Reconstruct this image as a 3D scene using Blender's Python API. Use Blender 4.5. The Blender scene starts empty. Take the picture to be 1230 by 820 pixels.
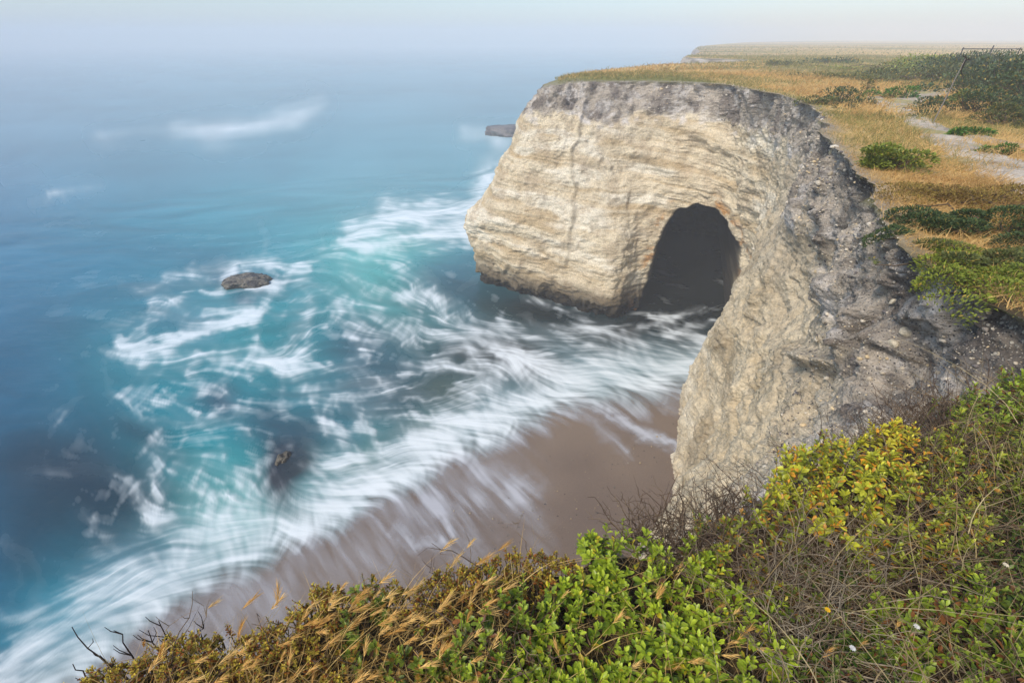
import bpy, math, random
import numpy as np
from mathutils.geometry import delaunay_2d_cdt
from mathutils import Vector
R = np.random.default_rng(11)
random.seed(5)
sc = bpy.context.scene
col = sc.collection

# ------------------------------------------------------------------ survey helpers
F, PITCH, CAMZ = 560.0, math.radians(33.0), 16.0
SP, CP = math.sin(PITCH), math.cos(PITCH)

def ray(px, py):
    x = (px - 615) / F; y = (410 - py) / F
    return np.array([x, CP + y * SP, -SP + y * CP])

def G(px, py, z=14.2):
    d = ray(px, py); t = (z - CAMZ) / d[2]
    return np.array([d[0] * t, d[1] * t, z])

def pix(P):
    P = np.asarray(P, float)
    X = P[..., 0]; Y = P[..., 1]; Z = P[..., 2] - CAMZ
    f = np.maximum(Y * CP - Z * SP, 1e-3); u = Y * SP + Z * CP
    return 615 + F * X / f, 410 - F * u / f, f

# ------------------------------------------------------------------ noise
def _h(ix, iy, iz, seed):
    h = (ix * 374761393 + iy * 668265263 + iz * 2147483647 + seed * 974634777) & 0xFFFFFFFF
    h = ((h ^ (h >> 13)) * 1274126177) & 0xFFFFFFFF
    h = ((h ^ (h >> 16)) * 2246822519) & 0xFFFFFFFF
    return ((h ^ (h >> 15)) & 0xFFFFFF) / float(0xFFFFFF)

def vn(p, seed=0):
    p = np.asarray(p, float)
    i = np.floor(p).astype(np.int64); f = p - i
    f = f * f * f * (f * (f * 6 - 15) + 10)
    r = 0
    for a in (0, 1):
        wx = f[..., 0] if a else 1 - f[..., 0]
        for b in (0, 1):
            wy = f[..., 1] if b else 1 - f[..., 1]
            for c in (0, 1):
                wz = f[..., 2] if c else 1 - f[..., 2]
                r = r + wx * wy * wz * _h(i[..., 0] + a, i[..., 1] + b, i[..., 2] + c, seed)
    return r * 2 - 1

def fbm(p, octv=4, seed=0, gain=.5, ridge=False):
    a, s, tot = 1.0, 0, 0
    q = np.asarray(p, float)
    for o in range(octv):
        n = vn(q, seed + o * 17)
        if ridge: n = 1 - 2 * np.abs(n)
        s = s + a * n; tot += a; a *= gain
        q = q * 2.03 + 11.7
    return s / tot

def sstep(x, a, b):
    t = np.clip((x - a) / (b - a), 0, 1)
    return t * t * (3 - 2 * t)

def mix(a, b, t):
    t = np.asarray(t)[..., None]
    return a * (1 - t) + b * t

def srgb(*c):
    c = np.array(c, float) / 255
    return np.where(c <= .04045, c / 12.92, ((c + .055) / 1.055) ** 2.4)

# ------------------------------------------------------------------ mesh helpers
def mesh_obj(name, V, faces, mats, parent=None, colr=None, attrs=None, smooth=True, midx=None, **props):
    """faces: an (n,k) array or a list of such arrays"""
    V = np.asarray(V, np.float32).reshape(-1, 3)
    if not isinstance(faces, list): faces = [faces]
    faces = [np.asarray(f, np.int32) for f in faces if len(f)]
    me = bpy.data.meshes.new(name)
    me.vertices.add(len(V)); me.vertices.foreach_set('co', V.ravel())
    loops = np.concatenate([f.ravel() for f in faces])
    tot = np.concatenate([np.full(len(f), f.shape[1], np.int32) for f in faces])
    start = np.concatenate([[0], np.cumsum(tot)[:-1]]).astype(np.int32)
    me.loops.add(len(loops)); me.loops.foreach_set('vertex_index', loops)
    me.polygons.add(len(tot)); me.polygons.foreach_set('loop_start', start); me.polygons.foreach_set('loop_total', tot)
    me.update(calc_edges=True)
    me.polygons.foreach_set('use_smooth', np.full(len(tot), smooth))
    if not isinstance(mats, (list, tuple)): mats = [mats]
    for m in mats: me.materials.append(m)
    if colr is not None:
        a = me.attributes.new('col', 'FLOAT_COLOR', 'POINT')
        c = np.ones((len(V), 4), np.float32); c[:, :3] = np.clip(colr, 0, 1); a.data.foreach_set('color', c.ravel())
    for k, v in (attrs or {}).items():
        a = me.attributes.new(k, 'FLOAT', 'POINT'); a.data.foreach_set('value', np.asarray(v, np.float32).ravel())
    me.validate(); me.update()
    o = bpy.data.objects.new(name, me); col.objects.link(o)
    if parent is not None: o.parent = parent
    for k, v in props.items(): o[k] = v
    return o

def empty(name, loc, **props):
    o = bpy.data.objects.new(name, None); col.objects.link(o); o.location = loc
    o.empty_display_size = .2
    for k, v in props.items(): o[k] = v
    return o

def grid_faces(n, m):
    i = np.arange(n - 1)[:, None] * m + np.arange(m - 1)[None, :]
    return np.stack([i, i + 1, i + m + 1, i + m], -1).reshape(-1, 4)

class Bag:
    """collects quads and tris of one mesh with a colour per vertex"""
    def __init__(s): s.V = []; s.C = []; s.F = {3: [], 4: []}; s.n = 0
    def add(s, V, Fc, C):
        V = V.reshape(-1, 3); s.V.append(V); s.F[Fc.shape[1]].append(Fc + s.n)
        s.C.append(np.broadcast_to(C, V.shape)); s.n += len(V)
    def build(s, name, mat, parent=None, org=None, **props):
        if not s.n: return None
        V = np.concatenate(s.V)
        if org is not None: V = V - np.asarray(org)
        fs = [np.concatenate(f) for f in s.F.values() if f]
        return mesh_obj(name, V, fs, mat, parent, np.concatenate(s.C), **props)

def unit(v): return v / np.maximum(np.linalg.norm(v, axis=-1, keepdims=True), 1e-9)

LEAF_T = np.array([0, .3, .68, 1.0]); 
def leaves(bag, pos, d, up, L, W, C, curl=.25, fold=.25, shape=(.14, .62, 1.0, .35)):
    """spatulate leaves; pos,d,up (N,3) L,W (N,) C (N,3)"""
    N = len(pos)
    if not N: return
    d = unit(d); s = unit(np.cross(d, up)); n = np.cross(s, d)
    V = np.zeros((N, 4, 3, 3))
    for k, t in enumerate(LEAF_T):
        c = pos + d * (L * t)[:, None] - n * (L * curl * t * t)[:, None]
        w = (W * shape[k] * .5)[:, None]
        V[:, k, 1] = c
        V[:, k, 0] = c - s * w + n * w * fold * 2
        V[:, k, 2] = c + s * w + n * w * fold * 2
    f = grid_faces(4, 3)
    Fc = (f[None] + (np.arange(N) * 12)[:, None, None]).reshape(-1, 4)
    cc = np.repeat(C[:, None, :], 12, 1).copy()
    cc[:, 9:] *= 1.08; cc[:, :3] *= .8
    bag.add(V, Fc, cc.reshape(-1, 3))

def tubes(bag, P, rad, C, sides=3):
    """P (N,K,3) rad (N,K) C (N,3)"""
    N, K = P.shape[:2]
    T = np.zeros_like(P); T[:, 1:-1] = P[:, 2:] - P[:, :-2]; T[:, 0] = P[:, 1] - P[:, 0]; T[:, -1] = P[:, -1] - P[:, -2]
    T = unit(T); ref = np.where(np.abs(T[..., 2:3]) > .9, np.array([1., 0, 0]), np.array([0, 0, 1.]))
    a = unit(np.cross(T, ref)); b = np.cross(T, a)
    V = np.zeros((N, K, sides, 3))
    for j in range(sides):
        th = 2 * math.pi * j / sides
        V[:, :, j] = P + (a * math.cos(th) + b * math.sin(th)) * rad[..., None]
    f = []
    for k in range(K - 1):
        for j in range(sides):
            j2 = (j + 1) % sides
            f.append([k * sides + j, k * sides + j2, (k + 1) * sides + j2, (k + 1) * sides + j])
    f = np.array(f)
    Fc = (f[None] + (np.arange(N) * K * sides)[:, None, None]).reshape(-1, 4)
    bag.add(V, Fc, np.repeat(C, K * sides, 0))

def blades(bag, pos, d, bend, L, W, C, K=5):
    """grass ribbons; bend: (N,3) sideways droop"""
    N = len(pos)
    if not N: return
    t = np.linspace(0, 1, K)[None, :, None]
    P = pos[:, None] + d[:, None] * L[:, None, None] * t + bend[:, None] * L[:, None, None] * t * t
    s = unit(np.cross(d, R.normal(size=(N, 3))))[:, None]
    w = (W[:, None, None] * .5) * (1 - t ** 1.6 * .93)
    V = np.stack([P - s * w, P + s * w], 2)
    f = grid_faces(K, 2)
    Fc = (f[None] + (np.arange(N) * K * 2)[:, None, None]).reshape(-1, 4)
    cc = np.repeat(C, K * 2, 0)
    bag.add(V, Fc, cc)
    return P

# ------------------------------------------------------------------ materials
def nodes(name):
    m = bpy.data.materials.new(name); m.use_nodes = True
    nt = m.node_tree; nt.nodes.clear()
    out = nt.nodes.new('ShaderNodeOutputMaterial')
    return m, nt, out

def N_(nt, t, **kw):
    n = nt.nodes.new(t)
    for k, v in kw.items():
        if k in n.inputs: n.inputs[k].default_value = v
        else: setattr(n, k, v)
    return n

def math_(nt, op, a, b=None, clamp=False):
    n = nt.nodes.new('ShaderNodeMath'); n.operation = op; n.use_clamp = clamp
    for i, v in enumerate((a, b)):
        if v is None: continue
        if isinstance(v, (int, float)): n.inputs[i].default_value = v
        else: nt.links.new(v, n.inputs[i])
    return n.outputs[0]

def scale_col(nt, c, f):
    n = nt.nodes.new('ShaderNodeVectorMath'); n.operation = 'SCALE'
    nt.links.new(c, n.inputs[0]); nt.links.new(f, n.inputs['Scale']); return n.outputs[0]

def rng(nt, v, a, b, c, d):
    n = nt.nodes.new('ShaderNodeMapRange'); nt.links.new(v, n.inputs[0])
    for i, x in enumerate((a, b, c, d)): n.inputs[i + 1].default_value = x
    return n.outputs[0]

def mat_plant(name, rough=.5, trans=.25, spec=.35):
    m, nt, out = nodes(name)
    at = N_(nt, 'ShaderNodeAttribute', attribute_name='col')
    tc = N_(nt, 'ShaderNodeTexCoord')
    nz = N_(nt, 'ShaderNodeTexNoise', Scale=90.0, Detail=3.0); nt.links.new(tc.outputs['Object'], nz.inputs['Vector'])
    c = scale_col(nt, at.outputs['Color'], rng(nt, nz.outputs[0], .3, .7, .78, 1.2))
    p = N_(nt, 'ShaderNodeBsdfPrincipled', Roughness=rough)
    p.inputs['Specular IOR Level'].default_value = spec
    nt.links.new(c, p.inputs['Base Color'])
    if trans > 0:
        tr = N_(nt, 'ShaderNodeBsdfTranslucent'); nt.links.new(c, tr.inputs['Color'])
        mx = N_(nt, 'ShaderNodeMixShader'); mx.inputs[0].default_value = trans
        nt.links.new(p.outputs[0], mx.inputs[1]); nt.links.new(tr.outputs[0], mx.inputs[2]); nt.links.new(mx.outputs[0], out.inputs[0])
    else: nt.links.new(p.outputs[0], out.inputs[0])
    return m

def mat_rock(name, rough=.9, speck=False, bumps=((3, .07), (11, .05), (38, .02), (90, .008)), vor=14, wet=False, lo=.72, hi=1.25):
    m, nt, out = nodes(name)
    at = N_(nt, 'ShaderNodeAttribute', attribute_name='col')
    tc = N_(nt, 'ShaderNodeTexCoord')
    h = None; n1 = None
    for s, a in bumps:
        nz = N_(nt, 'ShaderNodeTexNoise', Scale=float(s), Detail=5.0, Roughness=.62); nt.links.new(tc.outputs['Object'], nz.inputs['Vector'])
        v = math_(nt, 'MULTIPLY', nz.outputs[0], a); h = v if h is None else math_(nt, 'ADD', h, v)
        n1 = nz if n1 is None or s < 20 else n1
    vo = N_(nt, 'ShaderNodeTexVoronoi', Scale=float(vor)); nt.links.new(tc.outputs['Object'], vo.inputs['Vector'])
    h = math_(nt, 'ADD', h, math_(nt, 'MULTIPLY', vo.outputs['Distance'], -.35 / vor))
    f1 = rng(nt, n1.outputs[0], .3, .7, lo, hi)
    nz2 = N_(nt, 'ShaderNodeTexNoise', Scale=55.0, Detail=4.0, Roughness=.7); nt.links.new(tc.outputs['Object'], nz2.inputs['Vector'])
    f2 = rng(nt, nz2.outputs[0], .3, .7, .75, 1.25)
    c = scale_col(nt, at.outputs['Color'], math_(nt, 'MULTIPLY', f1, f2))
    if speck:
        so_ = N_(nt, 'ShaderNodeAttribute', attribute_name='soil')
        for sc_v, thr, cl in ((26.0, .80, (.5, .45, .37, 1)), (55.0, .74, (.45, .4, .33, 1)), (40.0, .82, (.07, .065, .065, 1))):
            v2 = N_(nt, 'ShaderNodeTexVoronoi', Scale=sc_v); nt.links.new(tc.outputs['Object'], v2.inputs['Vector'])
            sp = N_(nt, 'ShaderNodeSeparateColor'); nt.links.new(v2.outputs['Color'], sp.inputs[0])
            k1 = math_(nt, 'GREATER_THAN', sp.outputs[0], thr); k2 = rng(nt, v2.outputs['Distance'], .38, .30, 0, 1)
            k = math_(nt, 'MULTIPLY', math_(nt, 'MULTIPLY', k1, k2), so_.outputs['Fac'], True)
            mc = nt.nodes.new('ShaderNodeMix'); mc.data_type = 'RGBA'; nt.links.new(k, mc.inputs[0]); nt.links.new(c, mc.inputs[6]); mc.inputs[7].default_value = cl; c = mc.outputs[2]
            if cl[0] > .3: h = math_(nt, 'ADD', h, math_(nt, 'MULTIPLY', k, .35 / sc_v))
    bp = N_(nt, 'ShaderNodeBump', Strength=1.0, Distance=1.0); nt.links.new(h, bp.inputs['Height'])
    p = N_(nt, 'ShaderNodeBsdfPrincipled', Roughness=rough); p.inputs['Specular IOR Level'].default_value = .5 if wet else .2
    nt.links.new(c, p.inputs['Base Color']); nt.links.new(bp.outputs[0], p.inputs['Normal']); nt.links.new(p.outputs[0], out.inputs[0])
    return m

M_rock = mat_rock('cliff_rock', speck=True)
M_seastack = mat_rock('sea_rock', rough=.6, wet=True, bumps=((1.2, .12), (6, .05), (25, .01)), vor=5)
M_soil = mat_rock('ground_soil', bumps=((4, .04), (20, .015), (80, .006)), vor=40)
M_gravel = mat_rock('path_gravel', bumps=((6, .03), (30, .015), (90, .008)), vor=30)
M_pebble = mat_rock('pebble_stone', rough=.75, bumps=((30, .004), (90, .002)), vor=60, lo=.85, hi=1.15)
M_leaf = mat_plant('leaf_green', .42, .3, .45)
M_tiny = mat_plant('leaf_fine', .6, .3, .3)
M_dry = mat_plant('dry_straw', .6, .3, .3)
M_wood = mat_plant('dead_wood', .85, 0, .15)

# ------------------------------------------------------------------ coast: stations of points from rim to foot
def outer(x, y, z, dx, dy):
    return [(x, y, z), (x + dx * .3, y + dy * .3, 12), (x + dx * .6, y + dy * .6, 7), (x + dx * .85, y + dy * .85, 3), (x + dx, y + dy, 0), (x + dx, y + dy, -1.5)]
ST = [
 outer(-260, -60, 14.0, -1, 4), outer(-120, -30, 14.1, -1, 4), outer(-50, -14, 14.2, -1, 4), outer(-20, -5.5, 14.2, 0, 4), outer(-8, -1.6, 14.25, 0, 4),
 outer(-3.4, -.35, 14.25, 0, 4), 
 outer(-1.75, .3, 14.3, 0, 4), outer(-1.2, .6, 14.3, 0, 4), outer(-.6, .8, 14.3, 0, 4),
 [(0, .98, 14.28), (.1, 1.7, 12), (.3, 3.0, 9), (.4, 3.8, 6), (.5, 4.5, 3), (.5, 5, 0), (.5, 5.2, -1.5)],
 [(.75, 1.1, 14.3), (.9, 2.0, 12), (1.2, 3.6, 9), (1.5, 4.8, 6), (1.8, 5.6, 3), (1.9, 6, 0), (1.9, 6, -1.5)],
 [(1.5, 1.42, 14.35), (1.9, 2.8, 12), (2.3, 4.6, 9), (2.9, 6.4, 6), (3.4, 7.8, 3), (3.7, 8.6, 0), (3.7, 8.8, -1.5)],
 [(2.5, 1.88, 14.35), (3.1, 3.9, 12), (3.9, 6.4, 9), (4.8, 8.8, 6), (5.5, 10.5, 3), (5.9, 11.3, 0), (5.9, 11.5, -1.5)],
 [(3.5, 2.4, 14.35), (4.2, 5.0, 12), (5.1, 8, 9), (5.9, 10.6, 6), (6.4, 12.1, 3), (6.7, 13.1, 0), (6.7, 13.3, -1.5)],
 [(3.75, 4.25, 14.3), (4.95, 6.6, 12), (5.8, 9.5, 9), (6.6, 12.1, 6), (7.0, 13.8, 3), (7.2, 14.8, 0), (7.2, 15, -1.5)],
 [(4.9, 6.5, 14.3), (5.8, 8.3, 12), (6.6, 11.5, 9), (7.3, 13.9, 6), (7.6, 15.6, 3), (7.8, 16.4, 0), (7.8, 16.6, -1.5)],
 [(6.6, 10.3, 14.25), (7.1, 12, 12), (7.6, 14.2, 9), (8.1, 16, 6), (8.3, 17.3, 3), (8.5, 18.1, 0), (8.5, 18.2, -1.5)],
 [(9.2, 15.5, 14.15), (9.6, 16.3, 12), (9.9, 17.6, 9), (10, 18.8, 6), (10.1, 19.8, 3), (10.3, 20.5, 0), (10.3, 20.6, -1.5)],
 [(10.6, 19.8, 14.05), (11.2, 20.5, 12), (11.8, 21.3, 9), (12.2, 22, 6), (12.4, 22.7, 3), (12.5, 23.2, 0), (12.5, 23.3, -1.5)],
 [(11.7, 25, 13.95), (12.3, 25, 12), (13.0, 25.2, 9), (13.6, 25.3, 6), (14.1, 25.6, 3), (14.5, 26, 0), (14.6, 26, -1.5)],
 [(11.3, 30.0, 13.85), (11.6, 29.3, 12), (12, 28.6, 9), (12.1, 28.4, 6), (12.2, 28.2, 3), (12.2, 28.2, 0), (12.2, 28.2, -1.5)],
 [(8.6, 32.2, 13.8), (8.6, 31.4, 12), (8.7, 30.3, 9), (8.8, 29.4, 6), (8.8, 28.9, 3), (8.8, 28.8, 0), (8.8, 28.8, -1.5)],
 [(6, 33.0, 13.75), (6, 32.0, 12), (6, 30.4, 9), (6, 28.9, 6), (6.4, 27.5, 3), (6.6, 27.0, .8), (6.5, 28.0, 0), (6.4, 29.6, -1.5)],
 [(4, 33.4, 13.7), (3.8, 32.6, 12), (3.4, 31.2, 9), (3, 29.9, 6), (3, 29.1, 3), (3.0, 28.9, 1.2), (3.2, 30.2, 0), (3.4, 31, -1.5)],
 [(2.9, 33.7, 13.5), (2.0, 33.1, 12), (.7, 32.3, 9), (-.3, 31.4, 6.5), (-1.2, 30.9, 4.6), (-.8, 30.9, 2.6), (-.4, 31.2, 1.5), (.2, 32.2, 0), (.4, 33, -1.5)],
 [(2.3, 34.4, 13.3), (1.0, 34, 12), (-.5, 33.6, 9), (-1.9, 33.2, 6.5), (-3.7, 33.0, 4.7), (-3.4, 33.1, 2.8), (-2.7, 33.2, 1.7), (-1.9, 33.8, 0), (-1.6, 34.2, -1.5)],
 [(2.2, 36.5, 13.4), (1.2, 36.6, 12), (-.2, 36.6, 9), (-1.4, 36.6, 6.5), (-2.6, 36.6, 4.7), (-2.2, 36.8, 2.8), (-1.6, 36.8, 1.7), (-1.2, 37, 0), (-1, 37, -1.5)],
 outer(5.5, 42.5, 13.75, -3.5, 1.5), outer(10.2, 50, 13.7, -4, 1.5), outer(17.5, 61, 13.6, -4, 3), outer(27, 68, 13.5, -4, 4), outer(35, 80, 13.35, -4, 1), outer(31.5, 92, 13.2, -3, -1), outer(33, 104, 13.1, -3, 1),
 outer(48, 140, 13, -4, 2), outer(90, 260, 13, -4, 2), outer(220, 520, 13, -4, 2)]
ULEV = np.linspace(0, 1, 41)
def station(s):
    s = np.array(s, float); z = s[:, 2]; u = (z[0] - z) / (z[0] + 1.5)
    out = np.stack([np.interp(ULEV, u, s[:, k]) for k in range(3)], 1)
    for _ in range(5): out[1:-1] = .25 * out[:-2] + .5 * out[1:-1] + .25 * out[2:]
    return out
SG = np.stack([station(s) for s in ST])            # (S,41,3)
def catmull(A, t):
    n = len(A); i = np.clip(np.floor(t).astype(int), 0, n - 2); f = (t - i)
    p0 = A[np.maximum(i - 1, 0)]; p1 = A[i]; p2 = A[i + 1]; p3 = A[np.minimum(i + 2, n - 1)]
    f = f.reshape((-1,) + (1,) * (A.ndim - 1))
    d1, d2 = p2 - p1, None
    m1 = (p2 - p0) * .5; m2 = (p3 - p1) * .5
    # limit tangents so long stations do not overshoot short neighbours
    L = np.linalg.norm(p2 - p1, axis=-1, keepdims=True)
    for m in (m1, m2):
        l = np.linalg.norm(m, axis=-1, keepdims=True); m *= np.minimum(1, 1.3 * L / np.maximum(l, 1e-6))
    f2, f3 = f * f, f * f * f
    return (2 * f3 - 3 * f2 + 1) * p1 + (f3 - 2 * f2 + f) * m1 + (-2 * f3 + 3 * f2) * p2 + (f3 - f2) * m2
tt = np.linspace(0, len(ST) - 1, 6000)
mid = catmull(SG[:, 8], tt); rimc = catmull(SG[:, 0], tt); low = catmull(SG[:, 26], tt)
seg = np.maximum(np.linalg.norm(np.diff(rimc, axis=0), axis=1), np.maximum(np.linalg.norm(np.diff(mid, axis=0), axis=1), np.linalg.norm(np.diff(low, axis=0), axis=1)))
dist = np.linalg.norm(mid - np.array([0, 0, CAMZ]), axis=1)[:-1]
hid = (mid[:-1, 1] > 35) | (mid[:-1, 0] < -2)
space = np.clip(.0034 * dist, .022, 4) * np.where(hid, 5, 1)
cum = np.concatenate([[0], np.cumsum(seg / space)])
NC = int(cum[-1]); tc_ = np.interp(np.linspace(0, cum[-1], NC), cum, tt)
NR = 460
uu = np.linspace(0, 1, NR) ** 1.3
fu = uu * (len(ULEV) - 1); iu = np.clip(fu.astype(int), 0, len(ULEV) - 2); fu = (fu - iu)[None, :, None]
A = catmull(SG, tc_)
W = A[:, iu] * (1 - fu) + A[:, iu + 1] * fu          # (NC,NR,3)
print('cliff', W.shape)

# cave: the opening is pushed deep into the rock behind it
ARCH = np.array([(756, 470), (757, 385), (768, 362), (780, 330), (787, 302), (803, 262), (819, 250), (838, 245), (857, 250), (873, 268), (882, 292), (886, 320), (884, 350), (881, 375), (884, 400), (900, 480)], float)
def poly_sd(px, py, P):
    inside = np.zeros(px.shape, bool); best = np.full(px.shape, 1e9)
    for k in range(len(P)):
        a, b = P[k], P[(k + 1) % len(P)]
        e = b - a; t = np.clip(((px - a[0]) * e[0] + (py - a[1]) * e[1]) / (e @ e), 0, 1)
        best = np.minimum(best, np.hypot(px - a[0] - t * e[0], py - a[1] - t * e[1]))
        c = ((a[1] > py) != (b[1] > py)) & (px < (b[0] - a[0]) * (py - a[1]) / (b[1] - a[1] + 1e-12) + a[0])
        inside ^= c
    return np.where(inside, best, -best)
px, py, ff = pix(W)
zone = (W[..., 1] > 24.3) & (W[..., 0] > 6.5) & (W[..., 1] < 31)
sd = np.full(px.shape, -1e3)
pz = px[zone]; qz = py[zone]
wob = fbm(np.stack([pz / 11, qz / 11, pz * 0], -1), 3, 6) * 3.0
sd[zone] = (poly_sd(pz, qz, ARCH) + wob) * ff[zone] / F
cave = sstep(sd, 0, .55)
cdir = np.array([.34, .94, 0.0])
deep = cave * 17
# the cave narrows and its roof comes down inward
W0 = W.copy()
W = W + deep[..., None] * cdir
cc = np.array([11.2, 28.3, 0]) 
shr = (cave * .06)
axis_c = cc + deep[..., None] * cdir
W[..., :2] = W[..., :2] * (1 - shr[..., None]) + axis_c[..., :2] * shr[..., None]
W[..., 2] = np.where(W[..., 2] > 0, W[..., 2] * (1 - .15 * cave), W[..., 2])

def normals(P):
    du = np.gradient(P, axis=0); dv = np.gradient(P, axis=1)
    return unit(np.cross(dv, du))
for _ in range(0): pass
Nn = normals(W0)
Nn[Nn[..., 2] < -2] *= 1
# outward = towards the open cove: choose sign by the first visible station
ref = Nn[np.argmin(np.abs(tc_ - 18.0)), 200]
if ref[1] > 0: Nn = -Nn
below = W0[:, :1, 2] - W0[..., 2]
warp = fbm(W0 * .25, 3, 3) 
SB = 1.75 + .6 * fbm(W0 * np.array([.5, .5, .15]), 3, 41) + .25 * fbm(W0 * 1.7, 3, 42)
near = sstep(W0[..., 1], 14, 5)
SB = SB + near * (-.1 + .5 * fbm(W0 * .8, 4, 44))
soil = sstep(SB - below + .3 * fbm(W0 * 4, 3, 43), -.22, .22)
rimfade = sstep(below, 0, .14)
q = W0.copy()
amp_far = sstep(W0[..., 1], 6, 16)
lump = fbm(q * .42, 4, 7) * (.2 + .3 * amp_far)
midn = fbm(q * 1.5, 5, 9, ridge=True, gain=.6) * .16 + fbm(q * 2.6, 4, 10) * .12
# bedding: thin tilted ledges
bed = q[..., 2] + .1 * q[..., 0] + .25 * warp + .12 * fbm(q * .9, 3, 13)
ln = fbm(np.stack([q[..., 0] * .12, q[..., 1] * .12, bed * 2.6], -1), 3, 15)
ln2 = fbm(np.stack([q[..., 0] * .5, q[..., 1] * .5, bed * 9], -1), 3, 16)
ledge = (.12 * ln + .045 * ln2) * (.35 + .65 * sstep(fbm(q * .35, 2, 17), -.3, .3)) * (.3 + .7 * amp_far)
gul = fbm(q * np.array([2.6, 2.6, .7]), 4, 21, ridge=True) * .17 + fbm(q * 4, 4, 22, gain=.65) * .11
fine = fbm(q * 7, 4, 25, gain=.65) * .06 + fbm(q * 16, 3, 26, ridge=True) * .028
pock = sstep(fbm(q * np.array([1.2, 1.2, 1.6]), 3, 31), .28, .55) * -.2
blk_ = sstep(fbm(q * np.array([.9, .9, .8]), 2, 27), -.06, .06) * .16 + sstep(fbm(q * np.array([1.7, 1.7, 1.5]), 2, 28), -.05, .05) * .09
D = lump + blk_ * (1 - .5 * soil) * (1 - .55 * amp_far) + (1 - soil) * (ledge + midn * (.8 - .3 * amp_far) + pock * .5) + soil * (gul + pock) + fine
# vertical joint on the headland face
JX = [(700, 108), (697, 150), (687, 190), (690, 235), (684, 275), (676, 320)]
px, py, ff = pix(W0)
jx = np.interp(py, [p[1] for p in JX], [p[0] for p in JX])
isf = (W0[..., 1] > 27) & (W0[..., 1] < 35)
j = np.exp(-((px - jx + 3 * vn(W0 * 1.5, 2)) / 2.0) ** 2) * isf * sstep(py, 105, 150) * sstep(py, 340, 290)
D -= .2 * j
base_ = sstep(W0[..., 2], 2.4, .4) * sstep(W0[..., 1], 22, 25); D += base_ * (-.35 + .35 * fbm(q * np.array([1.6, 1.6, 1.0]), 4, 29, ridge=True))
# a few ledge lines and hollows on the face, following the photograph's rock
def hollow(cx, cy, rx, ry, dpt, ang=0, ymin=-9, ymax=99):
    c, s = math.cos(ang), math.sin(ang)
    X = (px - cx) * c + (py - cy) * s; Y = -(px - cx) * s + (py - cy) * c
    w = np.exp(-(X / rx) ** 2 - (Y / ry) ** 2) * ((W0[..., 1] > ymin) & (W0[..., 1] < ymax))
    return w * dpt
D -= hollow(780, 190, 45, 10, .5, .5, 26, 36) + hollow(850, 165, 45, 9, .45, .45, 22, 36) + hollow(900, 215, 14, 45, .5, 0, 19, 36)
D -= hollow(1060, 235, 22, 16, .2, 0, 2, 12) + hollow(1165, 425, 30, 22, .16, 0, 1, 6) + hollow(1010, 130, 12, 10, .1)
D -= hollow(970, 430, 40, 9, .35, .25, 2, 16) + hollow(1000, 350, 12, 22, .35, .5, 2, 16) + hollow(1030, 395, 8, 60, .25, .25, 2, 12)
D += hollow(940, 350, 30, 60, .5, .2, 4, 18) + hollow(850, 520, 25, 60, .3, 0, 6, 18)
D += hollow(600, 290, 60, 20, .5, .1, 26, 36)
D = D * rimfade * sstep(uu[None, :], 1.0, .9) + (1 - rimfade) * 0
D = np.where(hid[np.clip(np.searchsorted(tt, tc_), 0, len(hid) - 1)][:, None], D * .6, D)
W = W + Nn * D[..., None]
# ragged rim
rimw = fbm(W0[:, :1] * np.array([1.5, 1.5, 0]), 4, 51) * .12 + fbm(W0[:, :1] * np.array([.45, .45, 0]), 2, 52) * .38 * sstep(W0[:, :1, 1], 5, 12) + fbm(W0[:, :1] * np.array([5, 5, 0]), 3, 52) * .06
hN = Nn.copy(); hN[..., 2] = 0; hN = unit(hN)
W = W + hN[:, 8:9] * (rimw * sstep(below, 1.6, 0))[..., None]
RIM = W[:, 0].copy()

# colours
tan = srgb(216, 200, 170); tan2 = srgb(190, 168, 132); cream = srgb(230, 220, 198); grey = srgb(178, 165, 148); dgrey = srgb(122, 111, 101); pale = srgb(205, 197, 188)
och = srgb(190, 130, 60); wetc = srgb(98, 84, 62); blk = srgb(46, 42, 36)
c = mix(tan, tan2, sstep(ln + .5 * fbm(q * .8, 3, 61), -.2, .6))
c = mix(c, cream, .8 * sstep(fbm(np.stack([q[..., 0] * .25, q[..., 1] * .25, bed * 1.1], -1), 3, 62), .12, .45))
c = mix(c, tan2 * .72, .35 * sstep(ln2, .2, .6)); c = mix(c, srgb(170, 150, 122), .5 * sstep(fbm(q * 1.1, 5, 70, gain=.65), .0, .35)); c = c * (1 + .16 * fbm(q * 9, 3, 71))[..., None]
nearb = sstep(W0[..., 1], 24, 16)
c = mix(c, srgb(206, 188, 156), .5 * nearb)
c = mix(c, tan2 * .62, .65 * nearb * sstep(fbm(q * .7, 4, 63), .05, .4))
c = mix(c, tan2 * .55, .4 * j)
cs = mix(grey, dgrey, sstep(fbm(q * np.array([1.4, 1.4, .8]), 4, 64), -.1, .35))
cs = mix(cs, pale, .7 * sstep(fbm(q * 1.6, 6, 65, gain=.7), .08, .3)); cs = mix(cs, dgrey * .6, .6 * sstep(fbm(q * 3, 5, 75, gain=.7), .1, .3))
cs = mix(cs, dgrey * .45, sstep(-pock, .12, .26) * .8)
cs = cs * (1.0 - .06 * near)[..., None]
c = mix(c, srgb(172, 160, 142), .6 * nearb * sstep(below - SB + fbm(q * .6, 3, 78), 3.2, .0))
c = mix(c, cs, soil)
crust = sstep(np.abs(below - SB - .25), .45, .05) * sstep(fbm(q * 1.3, 3, 66), -.05, .3)
c = mix(c, srgb(216, 208, 200), .75 * crust)
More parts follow.
